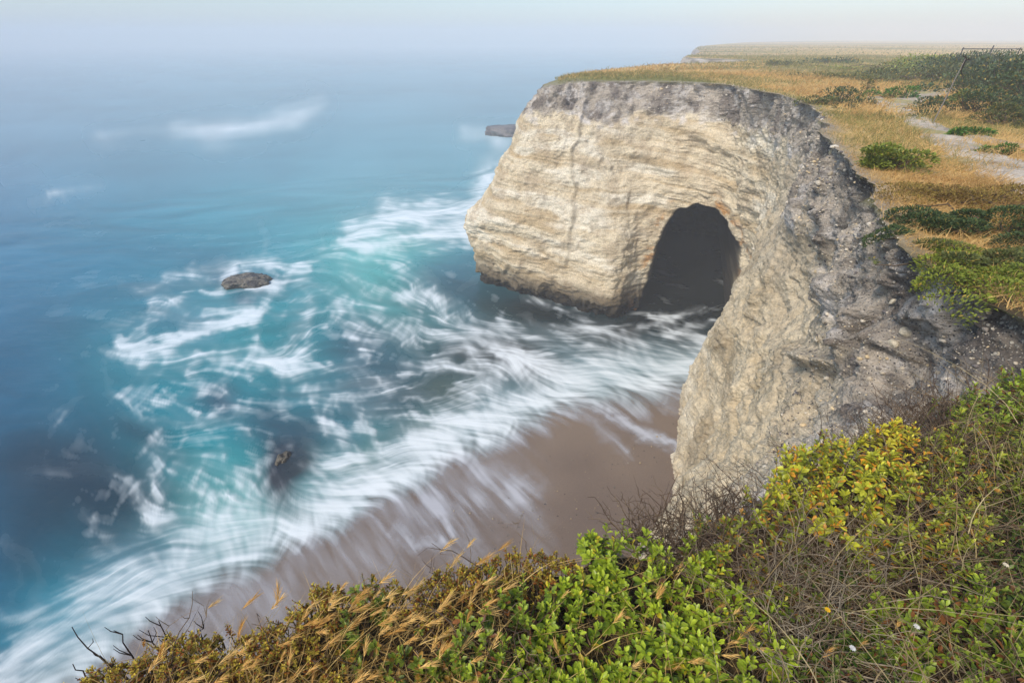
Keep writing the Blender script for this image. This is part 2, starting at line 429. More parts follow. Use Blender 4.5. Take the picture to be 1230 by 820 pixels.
for (a_, b_, r_, y0, y1) in ((1180, 430, 38, 0, 6), (1165, 400, 22, 0, 6), (1060, 235, 30, 3, 12), (1020, 215, 25, 5, 14)):
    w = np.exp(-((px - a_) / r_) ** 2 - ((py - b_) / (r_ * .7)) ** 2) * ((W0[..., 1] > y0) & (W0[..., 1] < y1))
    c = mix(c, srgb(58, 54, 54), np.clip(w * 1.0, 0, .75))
wl = W0[..., 2] + .5 * fbm(q * .8, 3, 67)
c = mix(c, wetc, .85 * sstep(wl, 2.5, 1.2) * sstep(W0[..., 1], 20, 24))
c = mix(c, blk, .92 * sstep(wl, 1.35, .5) * sstep(W0[..., 1], 20, 24))
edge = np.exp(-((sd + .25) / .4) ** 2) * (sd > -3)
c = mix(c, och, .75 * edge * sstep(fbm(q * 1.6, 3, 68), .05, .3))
c = mix(c, srgb(42, 38, 32), sstep(sd, -.12, .12) * .95)                    # cave gloom painted into the rock colour inside the sea cave
mosst = soil * sstep(below, .12, .0) * sstep(fbm(q * 2, 3, 69), -.3, .1)
c = mix(c, srgb(112, 108, 60), mosst * .8)
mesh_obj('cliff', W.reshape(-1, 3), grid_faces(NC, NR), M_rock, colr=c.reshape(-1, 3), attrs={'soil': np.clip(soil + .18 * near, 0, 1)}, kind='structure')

# ------------------------------------------------------------------ plateau ground
keep = [0]
for i in range(1, NC):
    if np.linalg.norm(RIM[i, :2] - RIM[keep[-1], :2]) > .004: keep.append(i)
B = RIM[keep]
far = np.array([(700, 1200, 14.), (1500, 1200, 14.), (1500, -800, 14.), (-700, -800, 14.)])
POLY = np.concatenate([B[:, :2], far[:, :2]])
def inpoly(x, y, P=POLY):
    ins = np.zeros(x.shape, bool); Q = np.roll(P, -1, 0)
    for (a, b) in zip(P, Q):
        if a[1] == b[1]: continue
        m = (a[1] > y) != (b[1] > y)
        ins ^= m & (x < (b[0] - a[0]) * (y - a[1]) / (b[1] - a[1]) + a[0])
    return ins
Bs = B[::max(1, len(B) // 420)]
PS = np.concatenate([Bs[:, :2], far[:, :2]])
def gz(x, y):
    """ground height, distance to the rim"""
    x = np.asarray(x, float); y = np.asarray(y, float)
    z = np.empty(x.shape); dd = np.empty(x.shape)
    for s in range(0, len(x), 20000):
        sl = slice(s, s + 20000)
        d2 = (x[sl, None] - Bs[None, :, 0]) ** 2 + (y[sl, None] - Bs[None, :, 1]) ** 2
        k = np.argmin(d2, 1); dd[sl] = np.sqrt(d2[np.arange(len(k)), k]); zr = Bs[k, 2]
        P = np.stack([x[sl], y[sl], x[sl] * 0], -1)
        base = 14.28 - .012 * np.clip(y[sl], 0, 30) - .0105 * np.clip(y[sl] - 30, 0, 80)
        n = .14 * fbm(P * .22, 3, 81) * sstep(np.hypot(x[sl], y[sl]), 4, 14) + .03 * fbm(P * 1.1, 3, 82)
        w = np.exp(-dd[sl] / .9)
        z[sl] = (base + n) * (1 - w) + (zr + .0) * w
    return z, dd
pts = []
for (x0, x1, y0, y1, n) in ((-3, 6, -2, 9, 5000), (4, 30, 2, 40, 6000), (-30, 80, -30, 110, 4000), (-600, 1400, -700, 1100, 1500)):
    p = np.stack([R.uniform(x0, x1, n), R.uniform(y0, y1, n)], 1); pts.append(p[inpoly(p[:, 0], p[:, 1], PS)])
pts = np.concatenate(pts); z, dd = gz(pts[:, 0], pts[:, 1]); m = dd > .06; pts = pts[m]; z = z[m]; dd = dd[m]
nb = len(POLY)
co, ed, fa, _, _, _ = delaunay_2d_cdt([Vector(p) for p in np.concatenate([POLY, pts])], [], [list(range(nb))], 1, 1e-6)
co = np.array([(v.x, v.y) for v in co]); zz, dr = gz(co[:, 0], co[:, 1])
V = np.concatenate([co, zz[:, None]], 1)
nbb = len(B)
V[:nbb, 2] = B[:, 2] if np.allclose(co[:nbb], B[:, :2], atol=1e-4) else V[:nbb, 2]
tri = np.array([f for f in fa if len(f) == 3])
P3 = np.concatenate([co, co[:, :1] * 0], 1)
straw = srgb(206, 172, 108); olive = srgb(128, 124, 66); brown = srgb(92, 76, 52)
gc = mix(straw, olive, sstep(fbm(P3 * .12, 3, 91), -.05, .35))
gc = mix(gc, olive * .7, sstep(co[:, 0], 14, 30) * sstep(co[:, 1], 70, 40) * .8)
gc = mix(gc, srgb(150, 140, 128), sstep(dr, .5, .1) * sstep(np.hypot(co[:, 0], co[:, 1]), 4, 7) * .8)
gc = mix(gc, brown * .8, sstep(np.hypot(co[:, 0] - 1, co[:, 1] - .5), 5.5, 3.5))
mesh_obj('ground', V, tri, M_soil, colr=gc, kind='structure')

# path of pale gravel
def ribbon(name, pts_px, w, colr, lift=.02):
    C = np.array([G(*p[:2], 14.15) for p in pts_px]); ws = np.array([p[2] for p in pts_px])
    t = np.linspace(0, len(C) - 1, 160); P = catmull(C, t); wd = np.interp(t, np.arange(len(C)), ws)
    T = unit(np.gradient(P[:, :2], axis=0)); Nv = np.stack([-T[:, 1], T[:, 0]], 1)
    m = 24; k = np.linspace(-1, 1, m)
    e = 1 + .45 * fbm(np.stack([P[:, 0] * 1.6, P[:, 1] * 1.6, P[:, 0] * 0], -1), 4, 7)[:, None]
    XY = P[:, None, :2] + Nv[:, None] * (k[None, :, None] * (wd[:, None] * e)[..., None])
    z, _ = gz(XY[..., 0].ravel(), XY[..., 1].ravel()); z = z.reshape(160, m)
    prof = (1 - np.abs(k) ** 4)[None] * (lift + .02) - .012
    V = np.concatenate([XY, (z + prof + .012 * vn(np.concatenate([XY * 5, z[..., None]], -1)))[..., None]], -1)
    n = fbm(V * np.array([1.2, 1.2, .1]), 4, 31)
    cc = mix(colr, colr * .7, sstep(n, -.2, .4)); cc = mix(cc, srgb(160, 150, 90), .8 * sstep(fbm(V * np.array([.9, .9, .1]), 4, 37), .1, .3))
    mesh_obj(name, V.reshape(-1, 3), grid_faces(160, m), M_gravel, colr=cc.reshape(-1, 3), kind='structure')
    return P, wd
PA = ribbon('path', [(1052, 112, .3), (1075, 123, .38), (1110, 146, .42), (1150, 172, .5), (1195, 196, .6), (1260, 232, .62), (1400, 310, .7)], 1, srgb(206, 192, 172))
PB = ribbon('path', [(1082, 124, .3), (1098, 115, .7), (1120, 108, .8), (1150, 103, .5)], 1, srgb(192, 178, 156), .03)
PC = ribbon('path', [(1120, 150, .2), (1155, 158, .28), (1200, 168, .3), (1290, 186, .3)], 1, srgb(186, 172, 152), .03)
def on_path(x, y, k=1.0):
    r = np.zeros(x.shape, bool)
    for P, wd in (PA, PB, PC):
        for i in range(0, len(P), 4): r |= np.hypot(x - P[i, 0], y - P[i, 1]) < wd[i] * k
    return r

# ------------------------------------------------------------------ beach and sea
def sandz(x, y):
    d = (x + .6) * .525 - (y - 15.4) * .85
    return np.clip(.05 * d, -.6, .6)
gx, gy = np.meshgrid(np.linspace(-16, 12, 240), np.linspace(2, 26, 220), indexing='ij')
gzv = sandz(gx, gy) + .012 * fbm(np.stack([gx * .5, gy * .5, gx * 0], -1), 3, 4)
sc_ = mix(srgb(128, 110, 94), srgb(112, 95, 82), sstep(fbm(np.stack([gx * .35, gy * .35, gx * 0], -1), 4, 8), -.6, .7))
m_sand, nt, out = nodes('wet_sand')
at = N_(nt, 'ShaderNodeAttribute', attribute_name='col'); tcn = N_(nt, 'ShaderNodeTexCoord')
nz = N_(nt, 'ShaderNodeTexNoise', Scale=22.0, Detail=9.0, Roughness=.9); nt.links.new(tcn.outputs['Object'], nz.inputs['Vector'])
p = N_(nt, 'ShaderNodeBsdfPrincipled', Roughness=.36); p.inputs['Specular IOR Level'].default_value = .5
nt.links.new(scale_col(nt, at.outputs['Color'], rng(nt, nz.outputs[0], .25, .75, .6, 1.4)), p.inputs['Base Color'])
bp = N_(nt, 'ShaderNodeBump', Strength=.6, Distance=.03); nt.links.new(nz.outputs[0], bp.inputs['Height']); nt.links.new(bp.outputs[0], p.inputs['Normal'])
nt.links.new(p.outputs[0], out.inputs[0])
mesh_obj('beach', np.stack([gx, gy, gzv], -1).reshape(-1, 3), grid_faces(240, 220), m_sand, colr=sc_.reshape(-1, 3), kind='structure')

rr = np.concatenate([5 * np.exp(np.arange(0, 780) * .0034), 5 * math.exp(780 * .0034) * np.exp(np.arange(1, 95) * .045)])
th = np.radians(np.arange(-80, 72, .205))
RRg, TH = np.meshgrid(rr, th, indexing='ij')
X = RRg * np.sin(TH); Y = RRg * np.cos(TH)
nr, nth = X.shape
print('sea', X.shape)
P0 = np.stack([X, Y, X * 0], -1)
spx, spy, _ = pix(P0)
# strokes: (points, width px, foam strength, flow weight)
STK = [
 ([(125, 168), (180, 163), (230, 156), (290, 154), (335, 142), (378, 122)], 11, .75), ([(250, 168), (310, 158), (350, 150)], 12, .65),
 ([(40, 242), (75, 234), (120, 224)], 5, .35), ([(0, 215), (40, 212)], 5, .15), ([(60, 270), (110, 262)], 3, .12),
 ([(428, 282), (460, 262), (500, 252), (560, 250)], 17, .95), ([(440, 300), (500, 282), (556, 276)], 16, .85), ([(470, 250), (530, 262), (565, 282)], 14, .6),
 ([(562, 262), (575, 235), (592, 210), (612, 190)], 13, .85), ([(556, 158), (585, 152), (625, 150)], 7, 1.0), ([(570, 162), (600, 168), (630, 168)], 3, .7),
 ([(175, 352), (205, 333), (250, 322), (300, 312), (335, 312)], 7, .6), ([(262, 345), (285, 318), (330, 318), (372, 322)], 6, .8), ([(300, 352), (340, 340), (360, 322)], 5, .6),
 ([(232, 318), (245, 350), (262, 352)], 6, .35), ([(146, 416), (175, 418), (215, 406), (255, 392), (305, 382)], 7, 1.0), ([(235, 385), (280, 385), (320, 370)], 7, .6),
 ([(195, 340), (215, 375), (250, 400), (262, 430)], 8, .3), ([(230, 450), (240, 425), (262, 425), (290, 440)], 6, .45), ([(300, 445), (330, 440), (352, 418), (372, 385), (368, 350)], 9, .65),
 ([(310, 430), (345, 445), (362, 430)], 9, .6), ([(362, 330), (395, 350), (430, 380), (450, 410)], 8, .4), ([(400, 362), (420, 395), (440, 430)], 6, .5),
 ([(120, 440), (135, 470), (150, 480)], 5, .2), ([(60, 500), (100, 480), (60, 520)], 4, .15), ([(190, 480), (220, 500), (260, 510)], 6, .25), ([(200, 425), (260, 470), (300, 520)], 10, .18),
 ([(410, 310), (430, 340), (470, 360), (520, 370)], 12, .3), ([(480, 320), (520, 350), (560, 385), (600, 410)], 12, .28), ([(420, 330), (445, 370), (480, 400), (520, 430)], 9, .3),
 ([(430, 400), (500, 398), (560, 402), (610, 420), (650, 462)], 9, .55), ([(560, 405), (620, 420), (645, 445), (665, 480)], 8, .7), ([(590, 400), (660, 410), (720, 425), (790, 430)], 9, .5),
 ([(575, 385), (640, 400), (700, 402), (760, 400)], 8, .28), ([(520, 440), (560, 420), (600, 440), (610, 470)], 8, .4),
 ([(700, 395), (760, 412), (820, 425), (862, 430)], 14, .45), ([(660, 455), (720, 446), (790, 440), (850, 434)], 15, .75), ([(830, 400), (850, 408), (868, 412)], 6, .4), ([(790, 375), (812, 390), (830, 396)], 4, .25),
 ([(765, 392), (800, 381), (838, 373)], 4, .5), ([(795, 402), (835, 392), (872, 384)], 5, .5), ([(775, 375), (792, 384), (806, 392)], 3, .45), ([(640, 432), (690, 440), (760, 440), (820, 452)], 12, .5), ([(620, 480), (660, 466), (720, 462), (800, 462)], 13, .7), ([(590, 505), (640, 488), (700, 478)], 11, .65),
 ([(365, 622), (420, 590), (480, 552), (540, 518), (600, 490)], 19, .8), ([(330, 640), (400, 612), (480, 575), (560, 535), (620, 505)], 13, .7),
 ([(400, 560), (460, 545), (520, 515), (560, 478), (600, 452)], 12, .5), ([(420, 600), (500, 540), (560, 500)], 18, .3),
 ([(0, 812), (40, 775), (100, 735), (160, 690), (230, 660), (330, 632), (400, 605)], 24, .8), ([(60, 790), (120, 750), (200, 712), (290, 680), (360, 650)], 20, .6),
 ([(100, 700), (160, 650), (220, 620), (300, 600), (370, 590)], 24, .4), ([(165, 590), (185, 620), (215, 640), (260, 640)], 12, .4), ([(190, 545), (185, 580), (195, 605)], 9, .55), ([(215, 560), (270, 555), (310, 590)], 12, .35),
 ([(240, 600), (300, 640), (330, 650)], 20, .3), ([(100, 615), (125, 640), (140, 665)], 6, .25), ([(20, 650), (40, 680), (52, 715)], 7, .15), ([(5, 640), (20, 680), (20, 720)], 5, .12),
 ([(370, 530), (385, 560), (400, 580)], 7, .35), ([(385, 480), (400, 520), (425, 545)], 7, .25), ([(300, 560), (330, 600), (350, 612)], 6, .3), ([(150, 500), (190, 520), (170, 560)], 12, .15),
 ([(30, 570), (90, 560), (140, 570)], 12, .1), ([(0, 740), (30, 740), (70, 720)], 14, .3), ([(440, 480), (480, 500), (500, 530)], 10, .25), ([(420, 440), (470, 470), (530, 480)], 10, .22),
]
RW = np.random.default_rng(77)
for _ in range(150):
    x_, y_ = RW.uniform(120, 640), RW.uniform(305, 660)
    if y_ > 700 - .33 * x_ or x_ < 130 + max(0, 380 - y_) * .6 or (x_ > 540 and y_ < 330): continue
    a_ = RW.uniform(-1.0, 1.0) + (.5 if x_ > 400 else 0); cv_ = RW.normal(0, .35); l_ = RW.uniform(14, 34); w_ = RW.uniform(3, 8); P_ = [(x_, y_)]
    for _k in range(4): x_ += l_ * math.cos(a_); y_ += l_ * .7 * math.sin(a_); a_ += cv_; P_.append((x_, y_))
    STK.append((P_, w_, RW.uniform(.1, .42)))
# flow only (backwash lines on the sand, drift offshore)
FLW = [([(700, 488), (760, 515), (812, 545)], 30), ([(600, 540), (640, 600), (690, 660)], 40), ([(480, 600), (540, 660), (580, 720)], 45), ([(380, 640), (430, 700), (460, 740)], 45),
       ([(0, 200), (300, 180), (600, 150)], 60), ([(0, 330), (200, 290), (400, 240)], 70), ([(0, 450), (80, 470), (140, 560)], 60), ([(580, 345), (680, 385), (760, 385), (860, 385)], 25), ([(300, 480), (340, 520), (345, 580)], 18)]
dens = np.zeros(X.shape); fx = np.full(X.shape, .02); fy = np.full(X.shape, .0)
near_px = (spx > -350) & (spx < 1100) & (spy < 1000)
ii = np.where(near_px)
qx = spx[ii] ; qy = spy[ii]
wq = np.stack([qx / 38, qy / 30, qx * 0], -1)
qx = qx + 12 * fbm(wq, 3, 71) + 6 * fbm(wq * 4, 3, 73); qy = qy + 9 * fbm(wq, 3, 72) + 5 * fbm(wq * 4, 3, 74)
def seg_field(pts, w):
    P = np.array(pts, float); best = np.full(qx.shape, 1e9); tx = np.zeros(qx.shape); ty = np.zeros(qx.shape); end = np.zeros(qx.shape); L = len(P) - 1
    for k in range(L):
        a, b = P[k], P[k + 1]; e = b - a
        t = ((qx - a[0]) * e[0] + (qy - a[1]) * e[1]) / (e @ e); tq = np.clip(t, 0, 1)
        d = np.hypot(qx - a[0] - tq * e[0], (qy - a[1] - tq * e[1]) * 1.0)
        mk = d < best; best = np.where(mk, d, best); g = np.array([1, -1]) * 0
        tx = np.where(mk, e[0], tx); ty = np.where(mk, e[1], ty)
    l = np.hypot(tx, ty) + 1e-9
    return np.exp(-(best / w) ** 2), tx / l, ty / l
dn = np.zeros(qx.shape); ax = np.zeros(qx.shape); ay = np.zeros(qx.shape)
ax += 1e-3
for pts_, w, s in STK:
    g, tx, ty = seg_field(pts_, w); dn = 1 - (1 - dn) * (1 - np.clip(g * s, 0, .97)); g2, _, _ = (g, 0, 0)
    k = np.exp(np.log(np.maximum(g, 1e-9)) * .25) + .002
    ax += k * tx; ay += k * ty
for pts_, w in FLW:
    g, tx, ty = seg_field(pts_, w * 1.3); ax += g * tx * 1.5; ay += g * ty * 1.5
# pixel-space tangent -> direction in the (angle, log r) grid by finite differences
def w_of(px_, py_):
    x = (px_ - 615) / F; y = (410 - py_) / F
    dz = np.minimum(-SP + y * CP, -.01); t = -CAMZ / dz
    return x * t, (CP + y * SP) * t
x0, y0 = w_of(spx[ii], spy[ii]); shq = spy[ii] - np.interp(spx[ii], [-200, 60, 200, 300, 380, 470, 560, 620, 680, 740, 820, 900], [915, 832, 738, 685, 645, 592, 545, 515, 490, 480, 472, 468])
ws_ = sstep(shq, -12, 30) * (spx[ii] < 900); la = np.hypot(ax, ay) + 1e-9
ax = ax / la * (1 - ws_) + ws_ * (.5 + .35 * sstep(spx[ii], 450, 760)); ay = ay / la * (1 - ws_) + ws_ * .78
WS = np.zeros(X.shape); WS[ii] = ws_
l = np.hypot(ax, ay) + 1e-9
x1, y1 = w_of(spx[ii] + ax / l * 1.5, spy[ii] + ay / l * 1.5)
vx, vy = x1 - x0, y1 - y0; l = np.hypot(vx, vy) + 1e-9
fx[ii] = vx / l; fy[ii] = vy / l; dens[ii] = dn
m0 = ~near_px; fx[m0] = 1; fy[m0] = 0
# swirl
e1 = fbm(P0 * .28, 2, 33) * .9 + fbm(P0 * .9, 2, 34) * .45
e1 = e1 * (1 - .85 * WS)
ca, sa = np.cos(e1), np.sin(e1); fx, fy = fx * ca - fy * sa, fx * sa + fy * ca
# rotate to grid axes: radial / tangential
gr = fx * np.sin(TH) + fy * np.cos(TH); gt = fx * np.cos(TH) - fy * np.sin(TH)
dtheta = th[1] - th[0]; dr_ = np.gradient(rr)[:, None]
gi = gr / (dr_ / RRg) * .0034; gj = gt / dtheta * .0034     # ~ index steps
L_ = np.hypot(gi, gj) + 1e-9; gi /= L_; gj /= L_
def bil(A_, a, b):
    a = np.clip(a, 0, nr - 1.001); b = np.clip(b, 0, nth - 1.001)
    i0 = a.astype(int); j0 = b.astype(int); fa_ = a - i0; fb = b - j0
    return A_[i0, j0] * (1 - fa_) * (1 - fb) + A_[i0 + 1, j0] * fa_ * (1 - fb) + A_[i0, j0 + 1] * (1 - fa_) * fb + A_[i0 + 1, j0 + 1] * fa_ * fb
def lic(N0, steps, h):
    I, J = np.meshgrid(np.arange(nr, dtype=float), np.arange(nth, dtype=float), indexing='ij')
    acc = N0.copy(); wt = 1.0
    for sgn in (1, -1):
        a, b = I.copy(), J.copy()
        for k in range(steps):
            ia = np.clip(a, 0, nr - 1).astype(int); jb = np.clip(b, 0, nth - 1).astype(int)
            a = a + sgn * h * gi[ia, jb]; b = b + sgn * h * gj[ia, jb]
            wk = .5 + .5 * math.cos(math.pi * k / steps)
            acc += wk * bil(N0, a, b); wt += wk
    return acc / wt
def blur(A_, n):
    for _ in range(n):
        A_ = .25 * np.roll(A_, 1, 0) + .5 * A_ + .25 * np.roll(A_, -1, 0); A_ = .25 * np.roll(A_, 1, 1) + .5 * A_ + .25 * np.roll(A_, -1, 1)
    return A_
def norm(A_): 
    c_ = A_[:780]; return (A_ - c_.mean()) / c_.std()
n1 = norm(lic(R.normal(size=X.shape), 16, 1.0))
n2 = norm(lic(blur(R.normal(size=X.shape), 3), 18, 1.5))
n3 = norm(lic(blur(R.normal(size=X.shape), 14), 14, 2.2))
n4 = norm(blur(R.normal(size=X.shape), 60))
g0i, g0j = gi.copy(), gj.copy(); e2 = .9 + .5 * fbm(P0 * .2, 2, 36); c2_, s2_ = np.cos(e2), np.sin(e2)
gi, gj = g0i * c2_ - g0j * s2_, g0i * s2_ + g0j * c2_
m1 = norm(lic(blur(R.normal(size=X.shape), 1), 10, 1.2)); m2_ = norm(lic(blur(R.normal(size=X.shape), 5), 12, 1.6)); gi, gj = g0i, g0j
st = .28 * n1 + .38 * n2 + .45 * n3 + .2 * m1 + .42 * m2_ + .5 * fbm(P0 * .55, 4, 35) * 2.2 + .25 * n4
st = st / st[:780].std()
sts = .18 * n1 + .5 * n2 + .6 * n3; sts = sts / sts[:780].std(); st = st * (1 - WS) + sts * WS
dens = np.clip(dens * 1.0, 0, 1)
foam = (.25 * dens + .75 * sstep(dens + .27 * st * (1 - .2 * dens) * sstep(dens, 0, .3), .12, 1.25)) * (.72 + .2 * dens)
farf = sstep(spy, 235, 190); foam = foam * (1 - farf) + farf * np.clip(blur(dens, 4) * np.clip(.72 + .3 * n3 + .22 * n2 + .25 * fbm(P0 * np.array([.12, .3, 1]), 4, 38), 0, 1.2), 0, 1)
foam = foam * (.93 + .04 * n1 + .06 * n2)
foam = np.clip(foam, 0, 1)
webs = np.clip(st - .9, 0, 2) * .2 * sstep(spx, 20, 200) * sstep(spy, 250, 400) * near_px
foam = np.clip(foam + webs * (1 - foam), 0, 1)
# water body colour by depth and bottom, plus painted haze, reflection and cave shade
deepc = srgb(12, 84, 120); teal = srgb(44, 146, 152); tealb = srgb(96, 182, 172); kelp = srgb(16, 44, 60); slate = srgb(60, 92, 112); offc = srgb(60, 126, 140)
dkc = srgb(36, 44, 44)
wc = np.broadcast_to(offc, X.shape + (3,)).copy()
nn = fbm(P0 * np.array([.06, .1, 1]), 4, 75)
def blob(cx, cy, rx, ry, ang=0):
    c_, s_ = math.cos(ang), math.sin(ang); k = 9 * fbm(np.stack([spx / 60, spy / 45, spx * 0], -1), 3, int(cx) % 50)
    a = ((spx - cx) * c_ + (spy - cy) * s_ + 2 * k) / rx; b = (-(spx - cx) * s_ + (spy - cy) * c_ + 1.5 * k) / ry
    return np.exp(-(a * a + b * b)) * near_px
wc = mix(wc, deepc, sstep(spx, 330, -120))
wc = mix(wc, srgb(112, 148, 160), .6 * sstep(RRg, 55, 150))  # far water paled: distance haze painted into its colour
for (cx, cy, rx, ry, ang, cl, s) in (
  (300, 260, 260, 50, -.15, teal, .4), (470, 210, 200, 70, -.1, srgb(112, 160, 166), .7), (250, 200, 220, 40, -.1, srgb(96, 150, 166), .5), (90, 330, 200, 70, -.1, srgb(28, 120, 150), .55), (70, 480, 200, 110, .2, srgb(16, 94, 124), .7), (450, 350, 90, 70, .3, tealb, .75), (310, 390, 120, 70, 0, teal, .7), (190, 430, 110, 70, 0, teal, .45),
  (250, 550, 130, 90, 0, srgb(30, 140, 150), .85), (280, 620, 110, 60, 0, tealb, .6), (100, 720, 130, 80, -.6, srgb(30, 138, 158), .85), (90, 570, 100, 65, .1, kelp, .8), (150, 610, 70, 50, .3, kelp, .6), (40, 640, 80, 60, 0, kelp, .55),
  (230, 385, 60, 22, 0, srgb(70, 120, 150), .3), (262, 478, 28, 22, 0, slate * .8, .75), (345, 560, 34, 56, .05, srgb(26, 36, 50), 1.15), (30, 560, 60, 40, .2, kelp, .4), (170, 520, 40, 18, .3, kelp, .5), (345, 510, 60, 28, 0, slate * .8, .6), (300, 365, 14, 8, 0, slate, .7), (295, 338, 40, 16, 0, slate, .8), (240, 305, 50, 12, 0, slate, .3),
  (440, 430, 70, 40, .5, slate, .8), (540, 335, 60, 40, .3, slate, .6), (480, 470, 80, 60, .4, srgb(66, 98, 108), .85), (560, 430, 70, 40, .3, srgb(56, 78, 76), .85), (620, 430, 60, 30, .2, dkc, .9), (540, 470, 40, 20, 0, srgb(82, 92, 78), .6), (470, 300, 60, 25, 0, tealb, .5),
  (650, 375, 110, 28, .15, dkc, .85), (760, 390, 120, 40, 0, dkc, .9), (840, 360, 80, 60, 0, dkc, .95), (440, 555, 60, 40, -.4, srgb(110, 150, 140), .5), (520, 520, 40, 30, -.5, srgb(100, 130, 110), .4), (345, 400, 90, 60, 0, teal, .3)):  # dark blobs below the headland: its reflection painted into the water colour
    wc = mix(wc, cl, np.clip(blob(cx, cy, rx, ry, ang) * s * 1.15, 0, 1))
wc = wc * (1 - .16 * sstep(spy, 250, 420) * near_px)[..., None]
wc = wc * (1 + .12 * nn + .10 * fbm(P0 * np.array([.05, .4, 1]), 4, 76) + .03 * n2 * near_px + .05 * np.clip(n3, -2, 2) * near_px)[..., None]
inl = sstep(Y, 25, 30) * sstep(X, 7, 9) * sstep(Y, 60, 50); wc = mix(wc, srgb(18, 22, 22), inl)  # shade of the cave painted into the water colour there
fc = srgb(236, 242, 244)
shp = spy - np.interp(spx, [-200, 60, 200, 300, 380, 470, 560, 620, 680, 740, 820, 900], [915, 832, 738, 685, 645, 592, 545, 515, 490, 480, 472, 468])
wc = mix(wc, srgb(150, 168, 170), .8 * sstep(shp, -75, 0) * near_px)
foam = foam * (1 - .75 * np.exp(-((spx - 346) / 34) ** 2 - ((spy - 560) / 46) ** 2))
foam = np.clip(foam + .35 * sstep(shp, -45, -5) * near_px * (1 + .5 * st) * (1 - foam), 0, 1)
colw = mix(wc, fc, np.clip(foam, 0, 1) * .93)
# cover: the sheet thins out over the sand
SH = np.array([(-200, 915), (60, 832), (200, 738), (300, 685), (380, 645), (470, 592), (560, 545), (620, 515), (680, 490), (740, 480), (820, 472), (900, 468)], float)
ln_y = np.interp(spx, SH[:, 0], SH[:, 1]); dsh = (spy - ln_y)                      # px beyond the line, towards the sand
dsh = dsh + 16 * fbm(np.stack([spx / 45, spy / 45, spx * 0], -1), 3, 77)
cov = sstep(dsh - 7 * st, 34, -22)
veil = (.2 + .1 * st) * sstep(dsh, 230, 0) * sstep(spx, 700, 420) + .1 * sstep(spx, 420, 250)
# streams running back across the sand
for pts_, w, s in (([(712, 490), (760, 515), (815, 548)], 7, .6), ([(690, 488), (720, 520), (760, 545)], 6, .25), ([(600, 560), (640, 640), (655, 690)], 14, .16), ([(520, 600), (580, 690)], 16, .22), ([(700, 478), (770, 490), (812, 494)], 5, .3), ([(480, 640), (500, 662), (540, 645)], 7, .3), ([(570, 560), (600, 590), (640, 590)], 14, .25), ([(440, 560), (520, 600), (600, 600)], 30, .25)):
    P = np.array(pts_, float); g, _, _ = seg_field(pts_, w); tmp = np.zeros(X.shape); tmp[ii] = g; veil = veil + s * tmp * (1 + .4 * st)
onsand = sandz(X, Y) > -.12
cov = np.where(near_px, np.maximum(cov, np.clip(veil, 0, .75) * sstep(dsh, -60, 10)), 1)
cov = np.where(RRg > 60, 1, cov)
colw = mix(colw, srgb(206, 206, 214), sstep(dsh, -12, 25) * near_px * (RRg < 50) * .85)
zs = np.maximum(0, sandz(X, Y) + .03)
zs = zs + .05 * fbm(P0 * .35, 3, 79) * sstep(dsh, 0, -120) * (1 - sstep(RRg, 40, 400)) + (.05 * foam * sstep(dsh, 0, -60))
zs = np.maximum(zs, sandz(X, Y) + .02)
V = np.stack([X, Y, zs], -1)
fcs = grid_faces(nr, nth)
cv = cov.ravel()[fcs].max(1); fcs = fcs[cv > .012]
m_sea, nt, out = nodes('sea_water')
at = N_(nt, 'ShaderNodeAttribute', attribute_name='col'); ac = N_(nt, 'ShaderNodeAttribute', attribute_name='cover'); af = N_(nt, 'ShaderNodeAttribute', attribute_name='foam')
tcn = N_(nt, 'ShaderNodeTexCoord'); mp = N_(nt, 'ShaderNodeMapping'); mp.inputs['Scale'].default_value = (.5, 1.3, 1); nt.links.new(tcn.outputs['Object'], mp.inputs[0])
nz = N_(nt, 'ShaderNodeTexNoise', Scale=1.1, Detail=5.0, Roughness=.6); nt.links.new(mp.outputs[0], nz.inputs['Vector'])
bp = N_(nt, 'ShaderNodeBump', Strength=.35, Distance=.12); nt.links.new(nz.outputs[0], bp.inputs['Height'])
p = N_(nt, 'ShaderNodeBsdfPrincipled'); nt.links.new(at.outputs['Color'], p.inputs['Base Color']); nt.links.new(bp.outputs[0], p.inputs['Normal'])
nt.links.new(rng(nt, af.outputs['Fac'], 0, .6, .26, .9), p.inputs['Roughness']); p.inputs['IOR'].default_value = 1.33
nt.links.new(rng(nt, af.outputs['Fac'], 0, .5, .5, .1), p.inputs['Specular IOR Level'])
tr = N_(nt, 'ShaderNodeBsdfTransparent'); mx = N_(nt, 'ShaderNodeMixShader'); nt.links.new(ac.outputs['Fac'], mx.inputs[0])
nt.links.new(tr.outputs[0], mx.inputs[1]); nt.links.new(p.outputs[0], mx.inputs[2]); nt.links.new(mx.outputs[0], out.inputs[0])
mesh_obj('sea', V.reshape(-1, 3), fcs, m_sea, colr=colw.reshape(-1, 3), attrs={'cover': cov, 'foam': np.clip(foam + sstep(dsh, -10, 20) * near_px, 0, 1)}, kind='structure')

